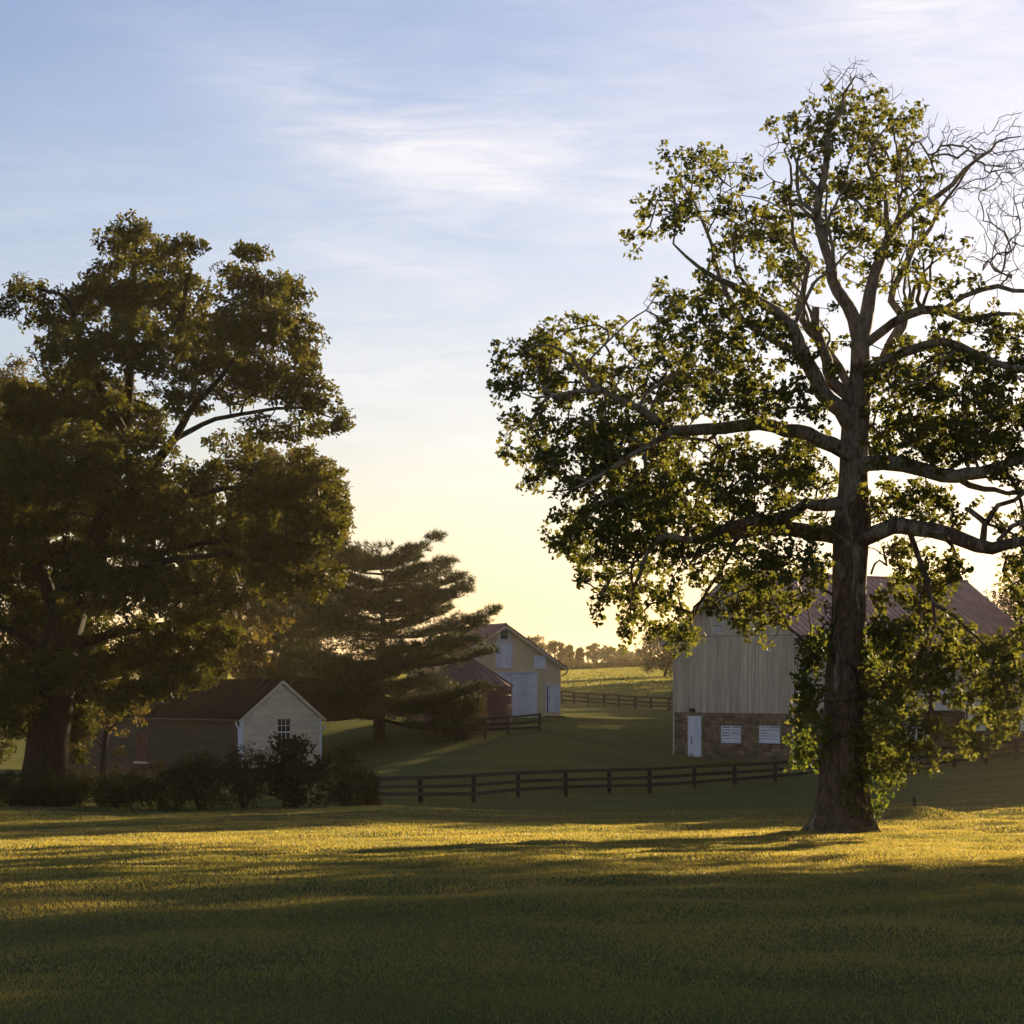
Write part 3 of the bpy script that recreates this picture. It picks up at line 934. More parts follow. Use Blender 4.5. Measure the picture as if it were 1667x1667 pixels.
def px_tree(name, label, group, D, trunk, limbs, regs, seed, per_area, per, rc, lsize, tmpl, leafm, spread, base_px, bark=None, jit=0.14):
    """a tree laid out from the photograph: trunk (px,py,radius px), limbs [(points, radii, depth end)], crown regions"""
    bark = bark or M_BARK
    pl = Plant(seed)
    mm = D / F
    pl.limb([at(p[0], p[1], D) for p in trunk], [p[2] * mm for p in trunk], 0.4, 0)
    for pts, rads, d1 in limbs:
        n = len(pts)
        pl.limb([at(p[0], p[1], D + d1 * i / (n - 1)) for i, p in enumerate(pts)], np.interp(np.linspace(0, 1, n), np.linspace(0, 1, len(rads)), rads) * mm, 0.5, 0.04)
    pts = region_points(pl.rng, regs, D, per_area, spread)
    pl.grow(pts, 0.6, jit, 0.012, 0.0, 0.12)
    V, Fc, T = leaves(pl.rng, pts, per, rc, lsize, tmpl, 0.45, 0.75)
    base = at(base_px[0], base_px[1], D)
    t = empty(name, base)
    tag(t, label, 'tree', group)
    assemble(t, base, pl, V, Fc, T, bark, leafm, 18, flare)


LG = 'big leafy trees on the left'
px_tree('maple_tree', 'huge dark maple with a thick trunk, tallest of the trees on the left', LG, 97.0,
        [(72, 1318, 48), (73, 1300, 42), (76, 1250, 37), (80, 1180, 35), (88, 1100, 33), (105, 1020, 31), (128, 950, 28), (150, 890, 25)],
        [([(150, 900), (185, 840), (225, 790), (258, 748), (285, 712), (310, 670), (345, 630), (385, 580), (420, 520), (430, 460)], [15, 10, 6, 3.5, 1.5], -3),
         ([(262, 745), (290, 712), (330, 690), (375, 677), (430, 668), (490, 665), (540, 680)], [6, 4, 3, 1.2], 1.5),
         ([(185, 840), (260, 820), (340, 800), (420, 790), (490, 790), (540, 820)], [8, 5, 3, 1.2], 1.0),
         ([(150, 890), (260, 900), (360, 880), (450, 880), (520, 890)], [8, 5, 3, 1.2], -1.5),
         ([(150, 895), (180, 800), (200, 700), (212, 600), (216, 500), (220, 420), (222, 360)], [16, 11, 7, 4, 1.5], 2),
         ([(212, 600), (240, 560), (290, 520), (310, 440)], [6, 5, 3], -1),
         ([(200, 700), (165, 640), (130, 560), (110, 490), (60, 470)], [8, 6, 4, 2], -2.5),
         ([(105, 1020), (60, 920), (20, 820), (-30, 720)], [14, 11, 8, 4], 3),
         ([(128, 950), (210, 930), (290, 910), (380, 900)], [11, 8, 5, 3], -4),
         ([(90, 1090), (40, 1040), (-20, 1010)], [10, 7, 4], -3),
         ([(95, 1070), (160, 1040), (240, 1020), (310, 1010)], [9, 7, 4], 3)],
        [(222, 375, 35, 28, .85), (205, 405, 50, 40, .9), (290, 415, 42, 32, .9), (220, 460, 90, 45, 1.0), (180, 490, 80, 45, .9), (300, 490, 55, 50, .95), (130, 475, 45, 30, .7), (60, 490, 30, 28, .8), (10, 500, 22, 20, .8), (35, 460, 22, 18, .8), (90, 530, 55, 40, .7),
         (140, 575, 90, 50, .95), (240, 560, 90, 55, 1.0), (330, 560, 60, 60, 1.0), (405, 420, 28, 28, .8), (375, 440, 20, 22, .8), (420, 470, 60, 40, 1.0), (470, 480, 38, 35, .9), (400, 530, 80, 50, 1.05), (470, 550, 55, 45, .95), (380, 610, 80, 50, 1.0), (460, 620, 60, 40, .95), (500, 590, 30, 30, .8),
         (510, 650, 50, 35, .9), (545, 690, 30, 25, .8), (490, 700, 40, 25, .5), (430, 690, 50, 28, .55), (380, 720, 50, 25, .4), (300, 640, 60, 40, .8), (110, 650, 100, 55, 1.1), (30, 700, 80, 80, 1.2), (190, 680, 90, 60, 1.15),
         (100, 760, 120, 70, 1.3), (210, 770, 90, 70, 1.2), (30, 830, 90, 90, 1.3), (140, 860, 120, 70, 1.3), (270, 850, 90, 60, 1.2), (330, 790, 70, 50, 1.0), (350, 880, 90, 60, 1.2), (60, 950, 110, 80, 1.3), (190, 950, 110, 70, 1.3), (310, 960, 90, 60, 1.2), (420, 900, 60, 50, 1.0),
         (40, 1060, 90, 70, 1.2), (140, 1050, 100, 60, 1.2), (250, 1050, 80, 50, 1.1), (330, 1030, 60, 45, 1.0), (30, 1150, 60, 50, .9), (-60, 900, 90, 200, 1.0), (-60, 650, 60, 100, .8), (180, 1085, 60, 35, 1.0), (260, 1085, 50, 35, 1.1), (320, 1075, 55, 40, 1.2), (110, 1090, 60, 40, 1.0), (225, 1120, 30, 20, .8), (128, 1185, 26, 60, 1.2, 2.0, 1.5), (122, 1090, 30, 60, 1.2, 2.0, 1.5), (10, 1140, 45, 60, 1.2), (-20, 1210, 40, 35, .9), (135, 1130, 50, 40, 1.1), (250, 1115, 45, 30, 1.1, -1, 2), (325, 1105, 45, 24, 1.0, -1, 2), (190, 1140, 40, 25, .9, -2, 2), (480, 775, 75, 42, 1.0, 1, 2.5), (535, 800, 34, 38, 1.0, 1, 2), (545, 855, 28, 42, 1.0, 0, 2), (500, 865, 55, 50, 1.1, -1, 2.5), (425, 815, 75, 60, 1.0, 0, 3), (400, 740, 45, 30, .8, 0, 2), (520, 930, 40, 45, 1.0, 0, 2), (455, 930, 60, 50, 1.0, 0, 2.5)],
        31, 10.0, 15, 0.43, 0.345, L_SPRAY, M_MAPLE_LEAF, 4.2, (72, 1312))

px_tree('maple_tree', 'rounded yellowing tree behind the white shed, right of the huge maple', LG, 168.0,
        [(350, 1250, 12), (352, 1180, 11), (360, 1100, 10), (380, 1020, 9), (410, 940, 7)],
        [([(360, 1090), (400, 1020), (440, 950), (480, 880), (500, 800)], [7, 5, 2], 2), ([(380, 1020), (380, 950), (400, 860), (440, 790)], [6, 4, 2], -2), ([(410, 940), (460, 920), (520, 900)], [5, 3], -1)],
        [(470, 770, 70, 40, 1.0), (530, 790, 38, 40, 1.0), (545, 850, 30, 45, 1.0), (500, 850, 60, 60, 1.15), (430, 830, 70, 60, 1.1), (520, 920, 45, 60, 1.1), (460, 920, 70, 60, 1.15), (400, 900, 60, 60, 1.0), (430, 990, 55, 45, 1.1), (385, 1050, 55, 45, 1.15), (410, 1085, 30, 22, 1.0), (350, 1080, 40, 25, 1.0), (500, 985, 35, 30, .8), (330, 990, 60, 60, .9)],
        33, 5.5, 22, 0.62, 0.43, L_SPRAY, M_GOLD_LEAF, 4.5, (350, 1240))

px_tree('maple_tree', 'pale yellow-green tree at the far left, lower than the huge maple', LG, 118.0,
        [(-75, 1300, 18), (-72, 1150, 15), (-60, 1000, 12), (-40, 880, 9)],
        [([(-60, 1000), (-20, 880), (10, 780), (20, 680)], [8, 5, 2], -2), ([(-40, 880), (20, 800), (70, 740)], [6, 3], 2)],
        [(20, 615, 35, 30, 1.0), (40, 660, 60, 40, 1.1), (-10, 680, 60, 60, 1.1), (70, 710, 55, 45, 1.0), (0, 760, 80, 60, 1.1), (-70, 760, 80, 100, 1.0), (-60, 900, 90, 100, .9), (40, 800, 60, 50, 1.0)],
        34, 5.5, 26, 0.5, 0.30, L_SPRAY, M_GOLD_LEAF, 3.5, (-75, 1296))

px_tree('young_tree', 'slim young tree with golden leaves in front of the white shed wall', None, 118.0,
        [(168, 1292, 6), (168, 1250, 5), (172, 1200, 4), (180, 1150, 3), (185, 1110, 2)],
        [([(170, 1220), (145, 1190), (125, 1160)], [2.5, 1.2], -0.6), ([(174, 1190), (210, 1160), (232, 1130)], [2.5, 1.2], 0.7)],
        [(160, 1140, 30, 22, 1.0), (185, 1165, 35, 22, .9), (215, 1130, 25, 18, 1.0), (225, 1165, 22, 20, .8), (135, 1185, 20, 18, .7), (128, 1220, 12, 12, .9), (160, 1195, 25, 15, .6), (200, 1195, 25, 12, .6), (150, 1110, 30, 18, .6), (190, 1225, 15, 12, .5), (240, 1150, 12, 12, .8)],
        35, 5.5, 30, 0.40, 0.17, L_OVAL, M_GOLD_LEAF, 0.9, (168, 1288))


# ---- pines
def build_pine(label, D, base_px, top_px, prof, seed, tilt=0.0, nlev=13, lean=(1.0, 1.0)):
    """prof: (py, reach to the left px, reach to the right px)"""
    pl = Plant(seed)
    mm = D / F
    bx, by = base_px
    tx, ty = top_px
    n = 8
    pts = [at(bx + (tx - bx) * (i / n) ** 1.4, by + (ty - by) * i / n, D) for i in range(n + 1)]
    pl.limb(pts, [0.40 - 0.36 * i / n for i in range(n + 1)], 0.5, 0)
    rng = pl.rng
    P = np.array(prof, float)
    targets, heads = [], []
    ys = np.linspace(by - 48, ty + 6, nlev)
    for li, y in enumerate(ys):
        rl = np.interp(y, P[:, 0], P[:, 1]) * mm
        rr = np.interp(y, P[:, 0], P[:, 2]) * mm
        fr = (by - y) / (by - ty)
        cx = bx + (tx - bx) * fr ** 1.4
        o = at(cx, y, D)
        a0 = rng.uniform(0, 6.28)
        k = 8
        for b in range(k):
            if rng.uniform() < 0.2: continue
            a = a0 + b * 2 * math.pi / k + rng.normal(0, 0.3)
            o = at(cx, y + rng.normal(0, 11), D)
            c, s = math.cos(a), math.sin(a)
            Rch = (rr if c > 0 else rl) * abs(c) + 0.5 * (rl + rr) * (1 - abs(c)) * 0.9
            Ln = max(0.6, Rch * rng.uniform(0.5, 1.15))
            rise = -0.08 + 0.28 * fr + rng.normal(0, 0.09)
            q = []
            for u in (0, 0.3, 0.6, 0.85, 1.0):
                q.append(o + np.array((c * Ln * u, s * Ln * u, Ln * (rise * u + 0.10 * u * u - 0.05 * math.sin(u * 3.1)))))
            pl.limb(q, np.array((0.075, 0.06, 0.04, 0.022, 0.01)) * (0.45 + Ln / 6), 0.6, 0.03)
            q = np.array(q)
            m = int(8 + Ln * 9.0)
            for j in range(m):
                u = 0.28 + 0.74 * rng.uniform() ** 0.75
                p = np.array([np.interp(min(u, 1.0), (0, 0.3, 0.6, 0.85, 1.0), q[:, d]) for d in range(3)])
                lat = rng.normal(0, 0.17 * Ln * (0.4 + 0.9 * u * (1.15 - u) * 2))
                p = p + np.array((-s * lat, c * lat, abs(rng.normal(0, 0.11)) + 0.03))
                targets.append(p)
                heads.append((c * 0.9, s * 0.9, 0.9))
    targets = np.array(targets)
    heads = np.array(heads)
    pl.grow(targets, 0.5, 0.05, 0.010, 0.0, 0.05)
    V, Fc, T = leaves(rng, targets, 8, 0.46, 0.32, L_TUFT, 0.8, 0.45, heads)
    base = at(bx, by, D)
    t = empty('pine_tree', base)
    tag(t, label, 'tree', 'dark pines between the shed and the barn')
    assemble(t, base, pl, V, Fc, T, M_PINE_BARK, M_NEEDLE, 12, None, 3, 'branch', 'crown')


build_pine('broad dark pine in layered tiers beside the pale yellow barn', 152.0, (617, 1204), (628, 908),
           [(895, 110, 40), (925, 150, 110), (960, 150, 140), (1000, 170, 150), (1025, 190, 185), (1060, 200, 180), (1095, 205, 198), (1130, 200, 195), (1165, 170, 165)], 51)
build_pine('darker pine half hidden behind the roof of the white shed', 178.0, (490, 1196), (482, 975),
           [(950, 30, 30), (985, 60, 60), (1030, 90, 90), (1070, 110, 110), (1110, 120, 120), (1150, 100, 100)], 52, nlev=11)


# ---- shrubs along the front of the shed
def build_shrub(name, label, group, px, py, D, hw, h, seed, size=0.13, mat=None, dens=1.0, tmpl=None, upright=False, per=30):
    mat = mat or M_SHRUB
    mm = D / F
    h = h * 1.15
    pl = Plant(seed)
    rng = pl.rng
    base = at(px, py, D)
    base[2] = float(gz(base[0], base[1])) - 0.05
    for k in range(5):
        a = rng.uniform(0, 6.28)
        e = base + np.array((math.cos(a) * hw * mm * 0.45, math.sin(a) * hw * mm * 0.45, h * mm * rng.uniform(0.5, 0.8)))
        pl.limb([base + rng.normal(0, 0.06, 3) * (1, 1, 0), (base + e) / 2 + rng.normal(0, 0.08, 3), e], [0.04, 0.03, 0.015], 0.4, 0.02)
    n = int(46 * dens * (hw * h * mm * mm) ** 0.75) + 14
    d = rng.normal(0, 1, (n, 3))
    d *= (rng.uniform(0, 1, n) ** (1 / 2.6) / np.linalg.norm(d, axis=1))[:, None]
    lump = 1 + 0.22 * np.sin(np.arctan2(d[:, 1], d[:, 0]) * 3 + seed)
    pts = base + np.stack([d[:, 0] * hw * mm * lump, d[:, 1] * hw * mm * lump, h * mm * (0.48 + 0.50 * d[:, 2] * (1.1 if upright else 1.0))], -1)
    pts[:, 2] = np.maximum(pts[:, 2], base[2] + 0.1)
    pl.grow(pts, 0.35, 0.06, 0.006, 0, 0.03)
    V, Fc, T = leaves(rng, pts, per, 0.36, size, tmpl or L_SPRAY, 0.45, 0.85)
    t = empty(name, base)
    tag(t, label, 'shrub', group)
    b = np.array(base)
    for P, R in pl.limbs:
        v, q = tubes([(P, R)], 5)
        put('stem', mesh_np('stem', v - b, [q], M_BARK, smooth=True), t)
    v, q = tubes(pl.twig_chains(), 3)
    tag(put('twigs', mesh_np('twigs', v - b, [q], M_BARK), t), kind='stuff')
    tag(put('foliage', mesh_np('foliage', V - b, [Fc], mat, T), t), kind='stuff')


SG = 'dark shrubs in front of the white shed'
for a in [('dark low shrub at the far left, left of the thick maple trunk', 20, 1313, 95, 70, 48),
          ('dark low shrub right in front of the thick maple trunk', 112, 1314, 95, 62, 56),
          ('dark shrub under the slim golden young tree', 190, 1317, 95, 58, 58),
          ('dark shrub below the brown shuttered window', 258, 1319, 96, 56, 70),
          ('dark bushy shrub before the middle of the shed side wall', 325, 1320, 96, 54, 86),
          ('tall dark shrub in front of the left corner and downspout of the shed', 398, 1320, 97, 52, 92),
          ('rounded dark shrub right of the white gable, the last before the fence', 560, 1315, 99, 48, 84),
          ('small dark shrub where the board fence begins', 598, 1312, 103, 24, 52)]:
    build_shrub('shrub', a[0], SG, *a[1:], seed=int(a[1]) + 60)
build_shrub('sumac_shrub', 'tall feathery shrub in front of the white gable window', SG, 478, 1319, 98, 46, 112, 71, 0.22, None, 0.9, L_OVAL, True, 24)
build_shrub('shrub', 'small dark bush under the pine beside the red bin', 'dark bushes below the pine', 742, 1197, 151, 48, 84, 72, 0.2, M_SHRUB)


# ---- far trees along the hill, and the grove to the right that shades the lawn
def blob_tree(name, label, group, x, y, h, w, seed, n=60, per=30, leafm=None, size=None, trunk_h=0.25, zoff=0.0, cat='tree', shape='round'):
    leafm = leafm or M_FAR_LEAF
    pl = Plant(seed)
    rng = pl.rng
    base = np.array((x, y, float(gz(x, y)) - 0.1 + zoff))
    top = base + np.array((rng.normal(0, 0.03 * h), rng.normal(0, 0.03 * h), h * 0.8))
    pl.limb([base, base + (top - base) * 0.35 + rng.normal(0, 0.02 * h, 3) * (1, 1, 0), top], [0.030 * h, 0.022 * h, 0.006 * h], h / 12, 0)
    for k in range(5):
        a = k * 1.26 + rng.uniform(0, 1)
        s = base + (top - base) * rng.uniform(0.3, 0.6)
        e = s + np.array((math.cos(a) * w * 0.3, math.sin(a) * w * 0.3, h * rng.uniform(0.12, 0.25)))
        pl.limb([s, (s + e) / 2 + np.array((0, 0, 0.02 * h)), e], [0.010 * h, 0.008 * h, 0.004 * h], h / 12, 0)
    # a crown of several overlapping lobes
    pts = []
    nl = 9
    for k in range(nl):
        a = k * 2.4 + rng.uniform(0, 0.6)
        f = (k + 0.5) / nl
        zz = trunk_h + (1 - trunk_h) * (0.14 + 0.74 * f)
        rr = (math.sin(math.pi * min(1, 0.18 + 0.82 * f)) if shape == 'round' else (1.05 - f)) * 0.30 * w
        c = base + np.array((math.cos(a) * rr, math.sin(a) * rr, h * zz))
        m = max(3, n // nl)
        d = rng.normal(0, 1, (m, 3))
        d *= (rng.uniform(0, 1, m) ** 0.4 / np.linalg.norm(d, axis=1))[:, None]
        s = rng.uniform(0.75, 1.15)
        pts.append(c + d * np.array((0.27 * w, 0.27 * w, 0.15 * h)) * s)
    pts = np.concatenate(pts)
    pts[:, 2] = np.minimum(pts[:, 2], base[2] + h * 0.98)
    pl.grow(pts, h / 14, 0.01 * h, 0.0016 * h, 0, 0.012 * h)
    V, Fc, T = leaves(rng, pts, per, 0.085 * (h + w) * 0.5 + 0.15, size or 0.045 * h, L_SPRAY, 0.45, 0.8)
    t = empty(name, base)
    tag(t, label, cat, group)
    assemble(t, base, pl, V, Fc, T, M_BARK, leafm, 8, None, 3)
    return t


FG = 'far trees along the crest of the pasture'
far = [('leafy far tree just behind the right roof edge of the yellow barn', 868, 1032, 30, 400), ('rounded dark far tree right of the yellow barn roof', 903, 1042, 36, 405),
       ('small pointed far tree in the row right of the yellow barn', 926, 1050, 16, 410), ('smallest thin far tree before the gap in the far row', 944, 1056, 12, 415),
       ('taller hazy far tree standing alone in the middle of the far row', 967, 1047, 22, 470), ('hazy wide bush-like far tree right of the tallest hazy one', 988, 1060, 22, 480),
       ('pale hazy far tree under the hanging sycamore sprays', 1012, 1065, 22, 520), ('pale low far tree left of the big dark tree by the barn', 1040, 1068, 26, 520)]
for i, (lab, px, py, hw, D) in enumerate(far):
    x = (px - CX) / F * D
    g = float(gz(x, D))
    h = at(px, py, D)[2] - g
    blob_tree('far_tree', lab, FG, x, D, max(3.5, h), (1.9, 1.3, 1.5, 1.2, 1.4, 2.0, 1.3, 2.1)[i] * hw * D / F, 80 + i, 60, 26, M_FAR_LEAF, 0.5, 0.12, shape='round' if i != 2 else 'cone')
D = 330.0
x = (1082 - CX) / F * D
blob_tree('round_tree', 'big dark round tree beyond the left edge of the bank barn', None, x, D, at(0, 1012, D)[2] - float(gz(x, D)), 7.6, 95, 190, 34, M_SHRUB, 0.36, 0.0)

rng0 = np.random.default_rng(8)
hp = []
for k in range(420):
    px = rng0.uniform(845, 1110)
    D = rng0.uniform(396, 406)
    x = (px - CX) / F * D
    hp.append((x, D, float(gz(x, D)) + rng0.uniform(0, 1) * (0.9 + 0.4 * math.sin(px * 0.07))))
V, Fc, T = leaves(rng0, np.array(hp), 24, 0.7, 0.42, L_SPRAY, 0.4, 0.8)
tag(put('hedgerow', mesh_np('hedgerow', V, [Fc], M_SHRUB, T)), 'long low hedgerow along the top of the sunlit pasture', 'hedge', kind='stuff')

RG = 'trees of the grove beyond the right end of the bank barn'
for i, (lab, x, y, h, w) in enumerate([
        ('leafy tree showing beyond the right end of the barn roof', 42.5, 206, 13.5, 9),
        ('taller tree at the right edge behind the barn end', 47.5, 214, 17.5, 10),
        ('low tree right behind the far slope of the barn roof', 37.0, 226, 9.5, 8)]):
    blob_tree('grove_tree', lab, RG, x, y, h, w, 110 + i, 130, 34, M_GOLD_LEAF, 0.34, 0.1)


def su(sd, u):
    """place given by its distance across (sd) and along (u) the sunbeams"""
    return 0.878 * sd + 0.479 * u, -0.479 * sd + 0.878 * u


OG = 'tall trees standing right of the lawn, beyond the fence end'
for i, (sd, u, h, w) in enumerate([(-30.5, 146, 15.5, 8.5), (-36.5, 152, 17.5, 10), (-42.5, 164, 24.5, 10), (-47.5, 180, 28, 11), (-54.5, 206, 31, 12), (-33, 170, 18.5, 9), (-39.5, 176, 21.5, 10), (-61, 229, 32, 12), (-67, 252, 34, 13)]):
    x, y = su(sd, u)
    blob_tree('shade_tree', 'tall leafy tree standing right of the lawn, beyond the end of the board fence', OG, x, y, h, w, 130 + i, 300, 13, M_FAR_LEAF, 0.85, 0.06)
NG = 'great trees standing to the right of the near lawn'
for i, (sd, u, h, w) in enumerate([(-10, 82, 27, 25), (4, 70, 22, 20), (2, 96, 24, 20), (14, 60, 20, 18)]):
    x, y = su(sd, u)
    blob_tree('shade_tree', 'great spreading tree standing to the right of the near lawn', NG, x, y, h, w, 150 + i, 620, 15, M_FAR_LEAF, 0.95, 0.26)
BG = 'unseen trees added behind the bank barn for their shade'  # hidden by the barn, added to shade the ground between the barns
for i, (sd, u, h, w) in enumerate([(-64, 164, 11, 10), (-70, 171, 11.6, 10), (-76.5, 177, 11.6, 9), (-68, 190, 11, 10), (-74, 200, 11, 10), (-80, 214, 11, 10), (-87, 225, 11.5, 11), (-95, 238, 11.5, 11), (-103, 260, 12, 12), (-111, 275, 12, 12), (-119, 290, 12, 12), (-127, 302, 12, 12)]):
    x, y = su(sd, u)
    blob_tree('hidden_shade_tree', 'unseen low tree added behind the bank barn for its shade', BG, x, y, h, w, 170 + i, 150, 13, M_FAR_LEAF, 0.85, 0.02)


# ------------------------------------------------------------------ fences
def build_fence(name, label, posts, mat, rails=3, pw=0.15, rh=0.14, low=0.25, rail_ext=None):
    """posts: (px, py of the top, py of the foot, D); boards nailed on the near side"""
    b0 = at(posts[0][0], posts[0][2], posts[0][3])
    t = empty(name, b0)
    tag(t, label, 'fence')
    rng = random.Random(len(posts) * 7 + int(posts[0][0]))
    pp = []
    for px, pt, pb, D in posts:
        a, b = at(px, pt, D), at(px, pb, D)
        pp.append((a, b))
        foot = min(b[2], float(gz(b[0], b[1]))) - 0.2
        l = a - b0
        w = pw * rng.uniform(0.9, 1.1)
        lean = rng.uniform(-0.02, 0.02)
        z0 = foot - b0[2]
        m = Matrix.Translation((l[0], l[1], z0)) @ Matrix.Rotation(lean, 4, 'Y') @ Matrix.Translation((-w / 2, -w / 2, 0)) @ Matrix.Diagonal((w, w, l[2] - z0, 1))
        put('post', cube(mat), t, m)
    fr = [(0.93, 0.5, 0.12)[k] if rails == 3 else 0.93 - 0.8 * k / (rails - 1) for k in range(rails)]
    for (a1, b1), (a2, b2) in zip(pp[:-1], pp[1:]):
        for f in fr:
            f1, f2 = f + rng.uniform(-0.015, 0.015), f + rng.uniform(-0.015, 0.015)
            p = b1 + (a1 - b1) * (low + (1 - low) * f1) - b0
            q = b2 + (a2 - b2) * (low + (1 - low) * f2) - b0
            dv = Vector(q - p)
            nrm = Vector((dv.y, -dv.x, 0)).normalized()
            off = nrm * (pw / 2 + 0.022)
            bar('rail', t, mat, Vector(p) + off, Vector(q) + off, 0.035, rh * rng.uniform(0.92, 1.08))


build_fence('paddock_fence', 'long near dark three-board fence running from the shrubs past the sycamore', NEAR_FENCE, M_FENCE, 3, 0.20, 0.17)
mid = [(600, 1128, 1150, 244)] + [(600 + 26 * k, 1128 + k * 0.05, 1150 - 0.3 * k, 243 - 0.4 * k) for k in range(1, 12)]
mid += [(890, 1122.5, 1144, 240), (913, 1124.5, 1145.5, 238), (934.5, 1126.5, 1148, 237), (957.5, 1128, 1150, 235), (983.5, 1129.5, 1152, 233), (1007, 1130.5, 1153.5, 231), (1034.5, 1133, 1155, 229), (1059.5, 1134.5, 1157.5, 227), (1089.5, 1136, 1158, 225), (1115, 1138, 1160, 223)]
build_fence('pasture_fence', 'farther dark three-board fence crossing the pasture between the two barns', mid, M_FENCE, 3, 0.20, 0.16)
build_fence('yard_fence', 'short dark fence end in front of the red bin and the white barn doors', [(744, 1171, 1193, 150), (790, 1168.5, 1193, 150), (827.5, 1166.5, 1192, 150), (878, 1161, 1190, 150)], M_FENCE, 3, 0.17, 0.15, 0.1)
build_fence('rail_fence', 'pale weathered rails seen low under the pine boughs', [(545, 1139, 1166, 190), (575, 1139, 1166, 191), (606, 1138, 1165, 192), (640, 1137, 1164, 193)], M_PALEWOOD, 3, 0.14, 0.14)
build_fence('rail_fence', 'dark rail fence at the far left beyond the thick maple trunk', [(-60, 1259, 1290, 118), (-10, 1260, 1291, 117), (40, 1261, 1292, 116), (95, 1262, 1293, 115)], M_FENCE, 2, 0.16, 0.15)


# ------------------------------------------------------------------ roofs and walls in panels
def roof_panels(parent, mat, x0, x1, ridge, eave, pitch_w, axis, thick=0.05, gap=0.012, rib=0.045, seed=0):
    """standing-seam panels on one slope. axis 'x': slope runs in y from ridge=(y,z) to eave=(y,z), panels step along x"""
    n = max(1, int(round((x1 - x0) / pitch_w)))
    w = (x1 - x0) / n
    (ry, rz), (ey, ez) = ridge, eave
    dy, dz = ey - ry, ez - rz
    L = math.hypot(dy, dz)
    ny, nz = (-dz / L, dy / L)
    if nz < 0: ny, nz = -ny, -nz

    def P(x, u, h):
        y, z = ry + dy * u + ny * h, rz + dz * u + nz * h
        return (x, y, z) if axis == 'x' else (y, x, z)
    a, b = gap / 2, w - gap / 2
    prof = [(a, 0), (a, thick + rib), (a + 0.045, thick + rib), (a + 0.06, thick), (b - 0.02, thick), (b, thick + 0.004), (b, 0)]
    V = [P(q[0], u, q[1]) for u in (0, 1) for q in prof]
    k = len(prof)
    Fs = [tuple(range(k)), tuple(range(k, 2 * k))[::-1]] + [(i, (i + 1) % k, k + (i + 1) % k, k + i) for i in range(k)]
    me = mesh_py('roof_panel', V, Fs, mat)
    rng = random.Random(seed)
    for i in range(n):
        d = (x0 + i * w, 0, rng.uniform(-0.004, 0.004)) if axis == 'x' else (0, x0 + i * w, rng.uniform(-0.004, 0.004))
        put('roof_panel', me, parent, Matrix.Translation(d))


def stone_mesh(seed, mat):
    """one rough squared stone, unit size, bulging towards -x"""
    r = random.Random(seed)
    j = lambda: r.uniform(-0.07, 0.07)
    V = [(0, 0.02, 0.03), (0, 0.98, 0.03), (0, 0.98, 0.97), (0, 0.02, 0.97),
         (-0.7 + j(), 0.06 + j() * 0.5, 0.12 + j()), (-0.7 + j(), 0.94 + j() * 0.5, 0.12 + j()), (-0.7 + j(), 0.94 + j() * 0.5, 0.88 + j()), (-0.7 + j(), 0.06 + j() * 0.5, 0.88 + j()),
         (-1 + j(), 0.4 + j(), 0.5 + j()), (-1 + j(), 0.65 + j(), 0.5 + j())]
    Fs = [(0, 1, 5, 4), (1, 2, 6, 5), (2, 3, 7, 6), (3, 0, 4, 7), (4, 5, 9, 8), (5, 6, 9), (6, 7, 8, 9), (7, 4, 8)]
    return mesh_py('stone', V, Fs, mat)


